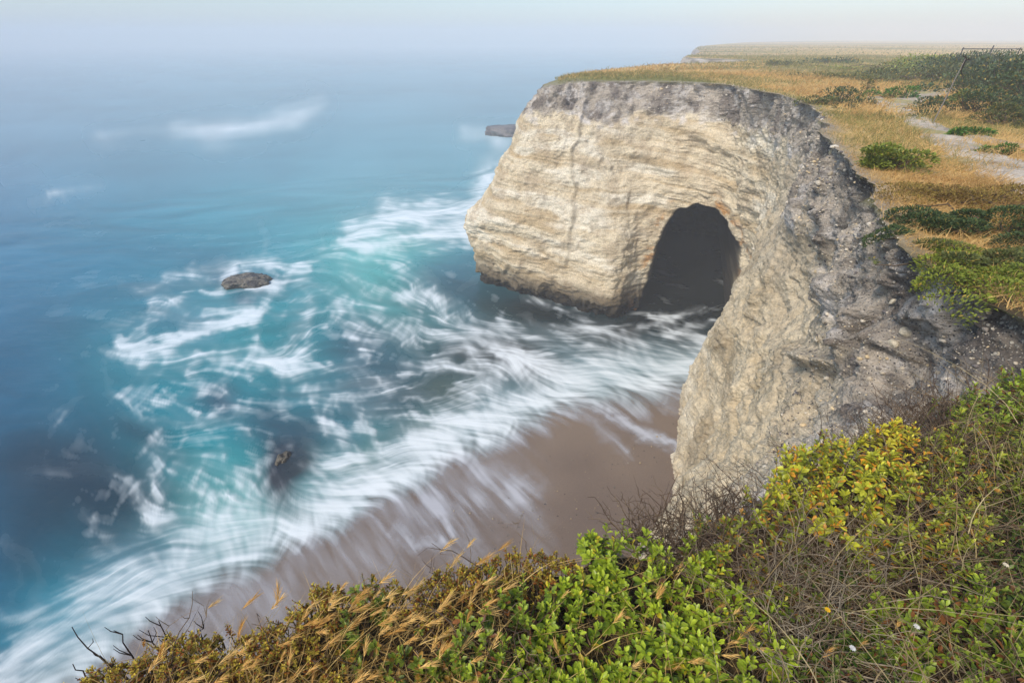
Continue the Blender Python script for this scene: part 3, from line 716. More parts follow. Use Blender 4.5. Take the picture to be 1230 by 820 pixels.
# ------------------------------------------------------------------ rocks
def ico(sub):
    import bmesh
    bm = bmesh.new(); bmesh.ops.create_icosphere(bm, subdivisions=sub, radius=1)
    V = np.array([v.co[:] for v in bm.verts]); Fc = np.array([[v.index for v in f.verts] for f in bm.faces]); bm.free(); return V, Fc
def rock(name, loc, size, seed, label, cat, rot=0, cols=None, sub=6, flat=0.0, rough=.3):
    V, Fc = ico(sub)
    n = fbm(V * 1.3, 4, seed) * rough + fbm(V * 4, 4, seed + 3, ridge=True) * .09
    bedn = fbm(np.stack([V[:, 0] * .8, V[:, 1] * .8, V[:, 2] * 5 + V[:, 0]], -1), 3, seed + 5) * .12
    V2 = V * (1 + n + bedn)[:, None]
    if flat: V2[:, 2] = np.where(V2[:, 2] > flat, flat + (V2[:, 2] - flat) * .3, V2[:, 2])
    V2 = V2 * np.array(size); c_, s_ = math.cos(rot), math.sin(rot)
    V2 = V2 @ np.array([[c_, s_, 0], [-s_, c_, 0], [0, 0, 1]])
    a, b = cols or (srgb(130, 118, 92), srgb(66, 60, 50))
    cc = mix(a, b, sstep(fbm(V * 2.5, 4, seed + 9), -.15, .3))
    cc = mix(cc, srgb(34, 32, 32), sstep(V2[:, 2], size[2] * .3, -.05 * size[2]))
    o = mesh_obj(name, V2, Fc, M_seastack, colr=cc, label=label, category=cat); o.location = loc
    return o
a = G(295, 340, 0); rock('sea_rock', (a[0], a[1], -.1), (1.6, 1.0, 1.15), 3, 'low brown rock ringed by white foam, alone in the turquoise water', 'rock', rot=.25, flat=.45, rough=.5, cols=(srgb(112, 104, 90), srgb(52, 48, 44)))
a = G(341, 552, 0); rock('sea_rock', (a[0], a[1], -.2), (.3, .5, .38), 14, 'small dark rock barely breaking the surface near the beach surf', 'rock', rot=-.2, sub=5, rough=.5, cols=(srgb(96, 88, 72), srgb(40, 38, 36)))
a = G(608, 164, 0); rock('reef_rock', (a[0] + .6, a[1] + 2, -.3), (4.6, 3.0, 3.0), 23, 'flat grey reef rock far out just left of the headland, surf breaking on it', 'rock', cols=(srgb(120, 112, 108), srgb(84, 78, 78)), flat=.55)
a = G(868, 405, 0); rock('shore_rock', (a[0] + .1, a[1], -.1), (.5, .4, .45), 31, 'small black wet boulder at the foot of the cliff beside the sea cave', 'rock', cols=(srgb(40, 38, 38), srgb(24, 24, 24)), sub=4)

# pebbles bedded in the grey layer
def on_wall(n, cond, wgt):
    """random points of the finished cliff surface"""
    Aq = np.linalg.norm(np.cross(W[1:, :-1] - W[:-1, :-1], W[:-1, 1:] - W[:-1, :-1]), axis=-1)
    w = (Aq * cond[:-1, :-1] * wgt[:-1, :-1]).ravel(); cs_ = np.cumsum(w); k = np.searchsorted(cs_, R.uniform(0, cs_[-1], n)); k = np.minimum(k, len(w) - 1)
    i, j_ = np.divmod(k, NR - 1); a, b = R.uniform(0, 1, (2, n, 1))
    return W[i, j_] * (1 - a) * (1 - b) + W[i + 1, j_] * a * (1 - b) + W[i, j_ + 1] * (1 - a) * b + W[i + 1, j_ + 1] * a * b, i, j_
NW = normals(W); NW = NW * np.sign((NW * Nn).sum(-1, keepdims=True))
dcam = np.linalg.norm(W - np.array([0, 0, CAMZ]), axis=-1)
clump = sstep(fbm(W0 * 1.6, 3, 101), -.25, .35) + .12
cond = ((soil > .4) | (sstep(below, 4.5, 1.5) * near > .3)) * clump * (tc_[:, None] > 8) * (tc_[:, None] < 21.5)
Pp, i, j_ = on_wall(15000, cond, 1 / dcam ** 1.35)
dc = np.linalg.norm(Pp - np.array([0, 0, CAMZ]), axis=1)
s = np.clip(R.lognormal(math.log(.0085), .5, len(Pp)), .004, .036) * np.clip(dc / 5, .8, 3.0)
V0, F0 = ico(1); 
e = s[:, None] * R.uniform(.6, 1.35, (len(Pp), 3)); e[:, 2] *= .75
Vp = V0[None] * e[:, None] * (1 + .2 * R.normal(size=(len(Pp), len(V0), 1)).clip(-1, 1)) + (Pp + NW[i, j_] * (s * .25)[:, None])[:, None]
pcols = np.array([srgb(208, 196, 176), srgb(186, 172, 150), srgb(150, 140, 130), srgb(214, 190, 150), srgb(120, 112, 108), srgb(90, 84, 82)])
pc = pcols[R.choice(6, len(Pp), p=[.28, .2, .2, .1, .12, .1])] * R.uniform(.75, 1.1, (len(Pp), 1))
bg = Bag(); bg.add(Vp, (F0[None] + (np.arange(len(Pp)) * len(V0))[:, None, None]).reshape(-1, 3), np.repeat(pc, len(V0), 0)); bg.build('pebbles', M_pebble, kind='stuff')

def wall_pt(px_, py_, ymax=20):
    a, b, _ = pix(W); d = np.hypot(a - px_, b - py_) + (W[..., 1] > ymax) * 1e4; k = np.unravel_index(np.argmin(d), d.shape); return W[k], NW[k]
for k, (px_, py_, sz, lab) in enumerate([(1087, 398, .085, 'largest pale cream cobble bedded in the near grey cliff'), (1076, 411, .075, 'flat pale cobble just below the largest cream cobble in the cliff'), (1045, 433, .06, 'tan rounded cobble lowest of the pale stones in the near cliff'),
      (1072, 363, .05, 'squarish pale stone in the grey cliff above the cream cobbles'), (1148, 455, .07, 'tan slab stone below the dark hollow at the cliff top'), (985, 308, .09, 'pale oval stone high on the near cliff below the hanging bush')]):
    pw, nw = wall_pt(px_, py_)
    V, Fc = ico(3); V2 = V * (1 + .22 * fbm(V * 1.5, 3, 200 + k))[:, None] * np.array([1, .7, .55]) * sz
    cc = np.broadcast_to(srgb(204, 190, 164) if k in (0, 1, 3) else srgb(176, 158, 130), V2.shape)
    o = mesh_obj('cobble', V2, Fc, M_pebble, colr=cc, label=lab, category='stone', group='cobbles bedded in the near cliff'); o.location = pw + nw * sz * .25; o.rotation_euler = (.5, .3 * k, k)

# small stones strewn on the sand
n_ = 1500; x = R.uniform(-3, 9, n_); y = R.uniform(9, 20, n_); dsh_ = (x + .6) * .525 - (y - 15.4) * .85; kk_ = (dsh_ > .8) & (R.uniform(0, 1, n_) < sstep(dsh_, .5, 5) * .9 + .1); x, y = x[kk_], y[kk_]; n_ = len(x)
s = np.clip(R.lognormal(math.log(.016), .5, n_), .008, .06); Vp = V0[None] * (s[:, None] * R.uniform(.6, 1.3, (n_, 3)) * [1, 1, .6])[:, None] + np.stack([x, y, sandz(x, y) + .02], 1)[:, None]
bg = Bag(); bg.add(Vp, (F0[None] + (np.arange(n_) * len(V0))[:, None, None]).reshape(-1, 3), np.repeat(pcols[R.integers(1, 6, n_)] * .6, len(V0), 0)); bg.build('beach_gravel', M_pebble, kind='stuff')

# ------------------------------------------------------------------ grasses of the plateau
def gpts(n, x0, x1, y0, y1, rmin=.0):
    x = R.uniform(x0, x1, n); y = R.uniform(y0, y1, n); m = inpoly(x, y, PS); x, y = x[m], y[m]; z, d = gz(x, y); m = (d > rmin) & (~on_path(x, y, .92) | ((fbm(np.stack([x * 1.7, y * 1.7, x * 0], -1), 3, 8) > .12) & (R.uniform(0, 1, len(x)) < .5)) | (~on_path(x, y, .6) & (R.uniform(0, 1, len(x)) < .45)))
    return np.stack([x[m], y[m], z[m]], 1), d[m]
BUSH = []   # (x,y,rx,ry) kept clear
bg = Bag(); wind = np.array([.55, -.15, 0])
def field(n, x0, x1, y0, y1, hb, wb, keepf):
    P, d = gpts(n, x0, x1, y0, y1, .03)
    a, b, _ = pix(P); m = (a > 560) & (a < 1330) & (b < 480) & (b > 30); P, d = P[m], d[m]
    g = sstep(fbm(P * np.array([.16, .16, 0]), 3, 111), -.1, .3)
    k = keepf(P, d, g); m = R.uniform(0, 1, len(P)) < k; P, d, g = P[m], d[m], g[m]; N = len(P)
    tuft = fbm(P * np.array([1.3, 1.3, 0]), 2, 112)
    L = hb * R.uniform(.5, 1.2, N) * (1 + .7 * tuft) * (.55 + .45 * sstep(d, .1, 1.2))
    dd = unit(np.stack([R.normal(0, .45, N), R.normal(0, .45, N), np.ones(N)], 1)); bend = wind * (R.uniform(-.1, .5, (N, 1)) + .5 * fbm(P * np.array([.8, .8, 0]), 2, 113)[:, None]) + R.normal(0, .38, (N, 3)) * np.array([1, 1, .3]) - np.array([0, 0, .25])
    c1 = mix(srgb(230, 192, 122), srgb(172, 128, 70), np.clip(R.uniform(0, 1, N) * .8 + .5 * fbm(P * np.array([.6, .6, 0]), 3, 114), 0, 1)); c2 = mix(srgb(120, 122, 60), srgb(160, 150, 84), R.uniform(0, 1, N))
    edgeg = sstep(d, 1.3, .3) * sstep(P[:, 1], 12, 20)
    gg = np.clip(g * .7 + edgeg * .8 + sstep(P[:, 0], 16, 26) * .8, 0, .95)
    C = np.where((R.uniform(0, 1, N) < gg)[:, None], c2, c1) * R.uniform(.75, 1.15, (N, 1))
    blades(bg, P - np.array([0, 0, .02]), dd, bend, L, np.full(N, wb) * R.uniform(.7, 1.3, N), C, K=4)
field(42000, 2.9, 8.5, 2.3, 9, .17, .006, lambda P, d, g: np.clip(1 - .4 * (d < .1), 0, 1))
field(60000, 3.5, 14, 3, 16, .24, .008, lambda P, d, g: np.clip(.95 - .5 * (d < .2), 0, 1))
field(60000, 3, 32, 14, 42, .3, .022, lambda P, d, g: np.ones(len(P)))
field(34000, 5, 75, 40, 110, .36, .06, lambda P, d, g: np.ones(len(P)))
field(9000, 20, 220, 90, 260, .4, .2, lambda P, d, g: np.ones(len(P)))
bg.build('dry_grass', M_dry, kind='stuff')

# ------------------------------------------------------------------ shrubs of the plateau
GREENS = {'green': (srgb(96, 140, 44), srgb(58, 92, 30)), 'dark': (srgb(88, 106, 58), srgb(52, 68, 40)), 'yellow': (srgb(164, 172, 60), srgb(104, 120, 42)), 'olive': (srgb(112, 118, 60), srgb(80, 84, 46)), 'rust': (srgb(150, 130, 60), srgb(112, 82, 42)), 'lime': (srgb(148, 156, 52), srgb(88, 104, 36))}
def shrub(cx, cy, rx, ry, h, kind, label, n=900, leaf=.05, group=None, name='low_shrub', tilt=0, cat='shrub', sprawl=.0, gap=.35):
    z0, _ = gz(np.array([cx]), np.array([cy])); org = np.array([cx, cy, z0[0]])
    seed = int(abs(cx * 31 + cy * 17)) % 900
    e = empty(name, org, label=label, category=cat)
    if group: e['group'] = group
    nl = max(5, int(rx * ry * 12 / (leaf / .05)))
    lob = np.stack([R.normal(0, .42, nl), R.normal(0, .42, nl), R.uniform(.25, .85, nl)], 1)
    far_ = R.uniform(0, 1, nl) < .2; lob[far_, :2] *= 1.45; lob[:, :2] += .12 * R.normal(size=(nl, 2))
    k = R.integers(0, nl, n); dirs = unit(R.normal(size=(n, 3))); dirs[:, 2] = np.abs(dirs[:, 2]) * .9 - .15
    rad = R.uniform(.55, 1, n) ** .5 * R.uniform(.18, .34, nl)[k]
    U = lob[k] + dirs * rad[:, None]
    rr2 = np.clip((lob[:, :2] ** 2).sum(1) / 1.1, 0, .97); lob[:, 2] = .62 * np.sqrt(1 - rr2) * R.uniform(.3, 1.08, nl)
    U = lob[k] + dirs * rad[:, None] * np.array([1, 1, .9]); sk = R.uniform(0, 1, n) < .35; U[sk, 2] *= R.uniform(.0, 1, sk.sum()); U[:, 2] = np.maximum(U[:, 2], .12 - .1 * R.uniform(0, 1, n))
    P = U * np.array([rx, ry, h]); x = P[:, 0] + cx; y = P[:, 1] + cy
    z, d = gz(x, y); ins = inpoly(x, y, PS)
    zz = np.maximum(P[:, 2] - .12 * h, 0.01) + z - np.where(ins, 0, d * .7)
    P = np.stack([x, y, zz], 1)
    keepm = (fbm(P * (2.2 / max(rx, .4)), 2, seed) > -gap) & (ins | (d < .22)); P = P[keepm]; dirs = dirs[keepm]; n2 = len(P)
    a, b = GREENS[kind]; C = mix(a, b, np.clip(R.uniform(0, 1, n2) * .8 + .25 * fbm(P * 5 / max(rx, .5), 2, seed + 1), 0, 1)) * R.uniform(.8, 1.2, (n2, 1))
    odd = R.uniform(0, 1, n2) < .06; C[odd] = srgb(176, 150, 66)
    bgl = Bag(); leaves(bgl, P - org, unit(dirs + np.array([0, 0, .5]) + R.normal(0, .35, (n2, 3))), unit(R.normal(0, .5, (n2, 3)) + np.array([0, 0, 1])), leaf * R.uniform(.6, 1.3, n2), leaf * .5 * R.uniform(.7, 1.3, n2), C)
    bgl.build('foliage', M_tiny if leaf < .035 else M_leaf, e)
    ns = int(18 + 10 * rx); t = np.linspace(0, 1, 5)[None, :, None]
    tip = P[R.integers(0, n2, ns)] - org; base = np.stack([tip[:, 0] * .25, tip[:, 1] * .25, np.full(ns, -.03)], 1)
    base[:, 2] = -.03
    Q = base[:, None] * (1 - t) + tip[:, None] * t + R.normal(0, .03 * rx, (ns, 5, 3)) * np.sin(t * math.pi); 
    bs = Bag(); tubes(bs, Q, np.linspace(1, .3, 5)[None] * .008 * (1 + rx) * np.ones((ns, 1)), np.repeat(srgb(104, 88, 70)[None], ns, 0)); bs.build('stems', M_wood, e)
    return e
def S(px_, py_, wpx, hpx, depth, kind, label, **kw):
    """a shrub whose foot is seen at that spot of the ground"""
    p = G(px_, py_, 14.2); dist = np.hypot(p[0], p[1]); rx = wpx / F * dist * .55
    return shrub(p[0], p[1], rx, depth if depth else rx * .8, hpx / F * dist * .95 + .05, kind, label, **kw)
PG = 'low shrubs scattered across the plateau'
S(1068, 204, 110, 30, .6, 'lime', 'glossy green bush hanging over the cliff rim beside golden grass', n=4200, leaf=.05, gap=.75)
S(1192, 288, 160, 34, .5, 'dark', 'grey-green feathery bush at the rim just above the yellow-green mat', n=13000, leaf=.028, gap=.8)
S(1205, 352, 190, 18, .8, 'lime', 'yellow-green leafy mat at the rim above the dark cliff hollow', n=16000, leaf=.026, gap=.9, name='ground_mat')
S(1180, 322, 150, 14, .5, 'olive', 'narrow olive mat wedged between the feathery bush and the yellow-green mat', n=9000, leaf=.026, gap=.8, name='ground_mat')
S(1185, 250, 190, 18, .9, 'rust', 'rusty gold grassy clump behind the grey-green feathery bush', n=9000, leaf=.03, gap=.8)
S(1010, 117, 70, 20, 1.0, 'dark', 'dark olive bush where the rim turns, left of the path head', n=1500, leaf=.08, group=PG)
S(968, 119, 50, 10, .8, 'olive', 'low olive clump on the rim left of the dark olive bush', n=900, leaf=.07, group=PG)
S(1042, 108, 22, 24, .4, 'olive', 'upright thin green weed right behind the dark olive bush', n=500, leaf=.07, group=PG)
S(1080, 112, 56, 15, .7, 'green', 'rounded green bush beside the head of the gravel path', n=1200, leaf=.08, group=PG)
S(1142, 157, 55, 13, .35, 'green', 'green plant on the path edge at the foot of the leaning pole', n=1300, leaf=.06, group=PG)
S(1175, 132, 100, 28, .9, 'dark', 'dark green bush behind the leaning pole', n=4500, gap=.7, leaf=.07, group=PG)
S(1172, 118, 40, 22, .5, 'yellow', 'yellow-flowered bush above the leaning pole foot', n=900, leaf=.06, group=PG)
S(1222, 146, 80, 26, .7, 'olive', 'olive and gold bush where the upper path leaves the picture', n=3500, gap=.7, leaf=.06, group=PG)
S(1215, 182, 60, 9, .3, 'green', 'flat green plant between the two gravel tracks', n=900, leaf=.05, group=PG)
S(1200, 108, 110, 40, 2.0, 'dark', 'big dark green thicket at the right below the rail', n=6000, gap=.8, leaf=.11, group=PG)
S(1240, 120, 90, 46, 2.0, 'dark', 'dark thicket cut off by the right border of the picture', n=5000, gap=.8, leaf=.11, group=PG)
S(1115, 92, 120, 22, 2.5, 'olive', 'broad olive thicket beyond the gravel clearing', n=5000, gap=.8, leaf=.12, group=PG)
S(1160, 88, 90, 25, 3, 'dark', 'olive thicket behind the dark one, below the rail', n=4500, gap=.8, leaf=.14, group=PG)
S(1120, 76, 80, 15, 3, 'yellow', 'pale yellow-green mound on the skyline left of the rail', n=3500, gap=.8, leaf=.16, group=PG)
S(1215, 80, 110, 24, 4, 'dark', 'dusky brown-green thicket on the skyline under the rail', n=5000, gap=.8, leaf=.16, group=PG)
S(1060, 84, 30, 8, 3, 'dark', 'small dark bush in the far grass right of the headland', n=700, leaf=.16, group=PG)
S(940, 71, 30, 6, 4, 'olive', 'far green clump in the middle of the golden field', n=700, leaf=.2, group=PG)
S(1000, 68, 40, 5, 5, 'dark', 'far dark strip of scrub near the misty skyline', n=700, leaf=.25, group=PG)
S(995, 88, 60, 6, 3, 'olive', 'low grey-green clump in the golden field above the rim turn', n=900, leaf=.12, group=PG)
S(800, 80, 22, 8, 1.5, 'rust', 'tuft of dried docks on the headland top', n=300, leaf=.08, group=PG)

# leaning pole and rail
base = G(1121, 147, 14.15); P = np.array([[base, base + np.array([.45, .35, .6]), base + np.array([.9, .8, 1.27])]])
d_ = ray(1160, 70); tp = d_ * ((base[1] + .6) / d_[1]) + np.array([0, 0, CAMZ]); P = np.array([[base - [0, 0, .05], base * .66 + tp * .34 + [.01, 0, .02], base * .33 + tp * .67, tp]])
e = empty('leaning_pole', base, label='thin weathered grey pole leaning over the path, dark forked twig at its top', category='pole')
b = Bag(); tubes(b, P - base, np.array([[.015, .014, .012, .009]]), srgb(122, 114, 106)[None], 6); b.build('shaft', M_wood, e)
b = Bag(); q0 = tp - base
P = np.array([[q0, q0 + [.1, .1, -.12], q0 + [.12, .1, -.3], q0 + [.3, .1, -.5]], [q0, q0 + [-.04, 0, .05], q0 + [-.07, 0, .03], q0 + [-.1, 0, .06]], [q0 + [.05, .05, -.06], q0 + [.12, .05, -.02], q0 + [.16, .05, -.05], q0 + [.2, .05, -.02]]])
tubes(b, P, np.array([[.024, .02, .014, .006]] * 3), np.repeat(srgb(60, 54, 48)[None], 3, 0), 5); b.build('twig', M_wood, e)
def boxv(bag, c, s, C):
    V, Fc = np.array([(x, y, z) for x in (-1, 1) for y in (-1, 1) for z in (-1, 1)], float), np.array([(0, 1, 3, 2), (4, 6, 7, 5), (0, 4, 5, 1), (2, 3, 7, 6), (0, 2, 6, 4), (1, 5, 7, 3)])
    bag.add(V * np.array(s) / 2 + np.array(c), Fc, C)
d_ = ray(1156, 59); A0 = d_ * (36 / d_[1]); d_ = ray(1226, 59); A1 = d_ * (38 / d_[1]); A0[2] += CAMZ; A1[2] += CAMZ
gzz, _ = gz(np.array([A0[0]]), np.array([A0[1]])); e = empty('rail_fence', (A0[0], A0[1], gzz[0]), label='weathered rail on slim posts standing on the misty skyline at the right', category='fence'); org = np.array([A0[0], A0[1], gzz[0]])
b = Bag(); P = np.stack([A0 + (A1 - A0) * t for t in np.linspace(0, 1, 6)])[None] - org; tubes(b, P, np.full((1, 6), .03), srgb(96, 96, 100)[None], 6); b.build('rail', M_wood, e)
for t in (0.01, .5, .99):
    p_ = A0 + (A1 - A0) * t - org; b = Bag(); tubes(b, np.array([[p_ + [0, 0, .08 + .12 * (t == .5)], p_ - [0, 0, 1.6]]]), np.full((1, 2), .035), srgb(90, 88, 90)[None], 6); b.build('post', M_wood, e)

# ------------------------------------------------------------------ foreground plants
# (px, py, radius, kind, label)
FG = [
 (210, 800, 75, 'tiny', 'brown-green wiry shrub in dry grass at the bottom left rim'),
 (350, 770, 75, 'tiny', 'small-leaved olive shrub behind the bent barley ears'),
 (470, 790, 70, 'mixed', 'green plant pushing through dry barley at the lower edge'),
 (520, 720, 60, 'tiny', 'golden olive shrub on the rim above the beach, left of the mossy one'),
 (625, 690, 60, 'tiny', 'rounded yellow and russet shrub on the grey rock lip above the sand'),
 (600, 775, 60, 'green2', 'green and russet leafy mat at the lower edge below the rounded yellow shrub'),
 (700, 740, 60, 'green', 'bright green leafy plant right of the russet mat'),
 (670, 810, 60, 'green', 'deep green leafy plant at the lower edge, centre'),
 (760, 680, 60, 'green', 'tall bright green sprigs on the rim in front of brown sand'),
 (800, 770, 70, 'green', 'dense green leafy plant below the tall bright sprigs'),
 (850, 690, 60, 'green', 'green plant touching the dead twigs below the cliff foot'),
 (830, 605, 60, 'twig', 'dark tangle of dead twigs in front of the pale cliff foot'),
 (905, 660, 60, 'twiggreen', 'bare twigs mixed with a few leaves under the yellow bush'),
 (950, 545, 60, 'yellow', 'yellow-green bush with bright tips on the rim, in front of the cliff'),
 (1030, 530, 55, 'yellow2', 'orange and yellow topped bush on the rim beside dry twigs'),
 (1020, 610, 60, 'yellow', 'green-yellow lower half of bush over grey dead twigs'),
 (1100, 500, 55, 'twig', 'fine brown twig tangle against the grey cliff, right of the orange bush'),
 (1150, 560, 60, 'twiggreen', 'sparse green sprigs among long straw stems at the right'),
 (1200, 480, 50, 'green2', 'green clump on the rim under the black cliff hollow'),
 (1215, 570, 60, 'dark', 'dark green plant at the right border below the rim mat'),
 (1100, 640, 70, 'twiggreen', 'straw-covered dead thicket right of the yellow bush'),
 (980, 710, 75, 'deadgrass', 'grey dead twig thicket in the middle of the lower right'),
 (1120, 740, 75, 'green2', 'dark leafy plant with small white flowers at the lower right'),
 (1215, 680, 65, 'dark2', 'shaded green plant crossed by long dry stalks at the right border'),
 (900, 780, 70, 'green', 'green plant with brown dock leaves at the lower edge'),
 (1020, 800, 70, 'dark2', 'dark green plant with one yellow flower at the lower edge'),
 (1190, 800, 70, 'green2', 'mid green plant in the bottom right corner'),
]
SPEC = {  # sprigs per m2, leaf length, sprig height, mound, palette (fresh, deep, odd, odd share)
 'green': (620, .028, .11, .03, srgb(186, 200, 54), srgb(112, 138, 36), srgb(206, 186, 50), .05),
 'green2': (620, .027, .11, .05, srgb(166, 182, 52), srgb(92, 114, 36), srgb(150, 96, 50), .12),
 'mixed': (560, .023, .09, .03, srgb(150, 166, 54), srgb(98, 112, 38), srgb(184, 140, 58), .3),
 'tiny': (1700, .011, .06, .03, srgb(222, 198, 74), srgb(150, 128, 48), srgb(168, 104, 46), .35),
 'tiny2': (1500, .011, .06, .02, srgb(178, 156, 64), srgb(124, 92, 44), srgb(142, 76, 48), .45),
 'yellow': (800, .027, .12, .14, srgb(204, 200, 58), srgb(120, 132, 38), srgb(224, 160, 50), .16),
 'yellow2': (760, .025, .12, .16, srgb(222, 206, 58), srgb(160, 162, 46), srgb(226, 160, 50), .2),
 'twig': (110, .014, .10, .12, srgb(130, 150, 50), srgb(92, 110, 40), srgb(190, 150, 50), .3),
 'twiggreen': (640, .026, .11, .07, srgb(186, 190, 58), srgb(96, 112, 38), srgb(196, 140, 50), .2),
 'deadgrass': (520, .017, .09, .04, srgb(130, 140, 50), srgb(64, 92, 36), srgb(140, 92, 50), .25),
 'dark': (640, .022, .09, .04, srgb(158, 168, 48), srgb(92, 108, 36), srgb(170, 150, 50), .12),
 'dark2': (620, .023, .10, .04, srgb(118, 132, 46), srgb(52, 84, 32), srgb(130, 84, 50), .12)}
TWIGN = {'twig': 420, 'twiggreen': 170, 'deadgrass': 240, 'dark2': 60, 'yellow': 60, 'yellow2': 70, 'green2': 30, 'tiny': 6}
cen = np.array([(f[0], f[1]) for f in FG], float); rad_ = np.array([f[2] for f in FG], float)
def assign(P):
    a, b, _ = pix(P); k = fbm(P * np.array([5, 5, 0]), 3, 301) * 26; k2 = fbm(P * np.array([5, 5, 0]), 3, 302) * 26
    d = np.hypot((a + k)[:, None] - cen[None, :, 0], (b + k2)[:, None] - cen[None, :, 1]) / rad_
    return np.argmin(d, 1), d.min(1), a, b
n = 42000
x = R.uniform(-2.4, 4.4, n); y = R.uniform(-.4, 3.0, n); z, dd = gz(x, y); ins = inpoly(x, y, PS)
dens_a = n / (6.8 * 3.4)
P = np.stack([x, y, z], 1); k, dm, a, b = assign(P + [0, 0, .1])
kinds = [f[3] for f in FG]
over = np.where(np.array([kk in ('yellow', 'yellow2', 'twig', 'tiny', 'green') for kk in kinds])[k], .08, .05)
ok = (ins | (dd < over)) & (a > 60) & (a < 1420) & (b < 1000) & (y < 2.62) & (dm < 2.6)
prob = np.array([SPEC[kk][0] for kk in kinds])[k] / dens_a
ok &= R.uniform(0, 1, n) < prob
P, k, dd, ins = P[ok], k[ok], dd[ok], ins[ok]
P[:, 2] = np.where(ins, P[:, 2], P[:, 2] - dd * .8)
print('sprigs', len(P))
ROOT = []
for idx, (px_, py_, r_, kind, lab) in enumerate(FG):
    sel = np.where(k == idx)[0]
    nsp, LL, H, mound, c1, c2, c3, odd = SPEC[kind]
    gp = G(px_, py_, 14.4); g0, _ = gz(gp[:1], gp[1:2]); org = np.array([gp[0], gp[1], g0[0]])
    e = empty('dead_twig_shrub' if kind in ('twig', 'deadgrass') else 'leafy_shrub', org, label=lab, category='shrub', group='plants crowding the near cliff rim')
    print(idx, lab[:40], len(sel))
    if len(sel):
        Bp = P[sel]; N = len(Bp)
        ctr = np.exp(-((pix(Bp)[0] - px_) ** 2 + (pix(Bp)[1] - py_) ** 2) / (r_ * 1.1) ** 2)
        hs = mound * (.35 + .9 * ctr) * (1 + .4 * fbm(Bp * 6, 2, 55))
        tilt = R.normal(0, .33, (N, 2)); D_ = unit(np.stack([tilt[:, 0], tilt[:, 1], np.ones(N)], 1))
        Hh = H * R.uniform(.6, 1.25, N); bs_ = Bp + np.stack([np.zeros(N), np.zeros(N), hs], 1)
        st_ = Bag(); T = np.stack([Bp - [0, 0, .02], bs_ + R.normal(0, .01, (N, 3)), bs_ + D_ * (Hh * .55)[:, None], bs_ + D_ * Hh[:, None]], 1)
        tubes(st_, T - org, np.array([[.0022, .002, .0016, .001]]) * np.ones((N, 1)), mix(srgb(120, 90, 54), srgb(120, 130, 60), R.uniform(0, 1, N)))
        LV = R.uniform(.6, 1.25, N); lv = Bag(); nl = 26 if LL < .012 else 19
        for q_ in range(nl):
            f = (q_ + R.uniform(0, .8, N)) / nl; az = q_ * 2.399 + R.uniform(0, 6.28) + R.normal(0, .3, N) + np.arange(N)
            A_ = unit(np.cross(D_, np.array([[.3, .9, .1]]))); B2 = np.cross(D_, A_)
            radial = A_ * np.cos(az)[:, None] + B2 * np.sin(az)[:, None]
            el = np.radians(82 - 62 * f ** 1.3 + R.normal(0, 9, N))
            ld = D_ * np.cos(el)[:, None] + radial * np.sin(el)[:, None]
            ps = bs_ + D_ * (Hh * (.12 + .9 * f))[:, None] + radial * .0015
            Lf = LL * (1.15 - .55 * f ** 2.5) * R.uniform(.8, 1.2, N) * LV
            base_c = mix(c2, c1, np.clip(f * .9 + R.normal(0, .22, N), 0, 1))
            if kind in ('yellow', 'yellow2'): oo = odd * (1.2 - .3 * f)
            else: oo = odd * (1.5 - f)
            od = R.uniform(0, 1, N) < oo; base_c[od] = (c3 * R.uniform(.75, 1.15, (od.sum(), 1)))
            br = (R.uniform(0, 1, N) < .10 * (1 - f)); base_c[br] = srgb(96, 66, 40)
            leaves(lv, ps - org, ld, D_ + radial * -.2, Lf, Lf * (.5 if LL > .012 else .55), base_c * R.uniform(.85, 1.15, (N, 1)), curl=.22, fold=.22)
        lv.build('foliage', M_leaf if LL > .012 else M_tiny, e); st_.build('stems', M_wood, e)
    tn = TWIGN.get(kind, 0)
    if tn:
        ang = R.uniform(0, 6.283, tn); rr_ = np.sqrt(R.uniform(0, 1, tn)) * r_ * 1.15
        bb = np.array([G(px_ + math.cos(a_) * q_, py_ + math.sin(a_) * q_ * .9, 14.42) for a_, q_ in zip(ang, rr_)])
        z_, d_r = gz(bb[:, 0], bb[:, 1]); i_ = inpoly(bb[:, 0], bb[:, 1], PS); m_ = (i_ | (d_r < .18)); bb = bb[m_]; bb[:, 2] = z_[m_] - np.where(i_[m_], 0, d_r[m_]) * .6; tn = len(bb)
        if tn:
            K = 7; step = R.uniform(.025, .05, (tn, 1)) if kind != 'deadgrass' else R.uniform(.03, .06, (tn, 1))
            d0 = unit(np.stack([R.normal(-.1, .8, tn), R.normal(.05, .8, tn), R.uniform(.25, 1.1, tn)], 1)); Q = [bb + np.array([0, 0, .03])]
            dcur = d0
            for _k in range(K - 1):
                dcur = unit(dcur + R.normal(0, .3, (tn, 3)) + np.array([0, 0, .02])); Q.append(Q[-1] + dcur * step)
            Q = np.stack(Q, 1); tb = Bag()
            tcol = mix(srgb(86, 68, 56), srgb(140, 120, 96), R.uniform(0, 1, tn) ** 1.5) if kind != 'deadgrass' else mix(srgb(118, 102, 84), srgb(172, 156, 130), R.uniform(0, 1, tn))
            tubes(tb, Q - org, np.linspace(.0026, .0008, K)[None] * R.uniform(.6, 1.3, (tn, 1)), tcol)
            for rep in range(2):
                kk = R.integers(1, K - 1, tn); s0 = Q[np.arange(tn), kk]; db = unit(d0 + R.normal(0, .8, (tn, 3)) + [0, 0, .3]); l_ = R.uniform(.03, .11, (tn, 1))
                q3 = np.stack([s0, s0 + db * l_ * .5 + R.normal(0, .006, (tn, 3)), s0 + unit(db + R.normal(0, .3, (tn, 3))) * l_], 1)
                tubes(tb, q3 - org, np.array([[.0014, .001, .0005]]) * np.ones((tn, 1)), tcol)
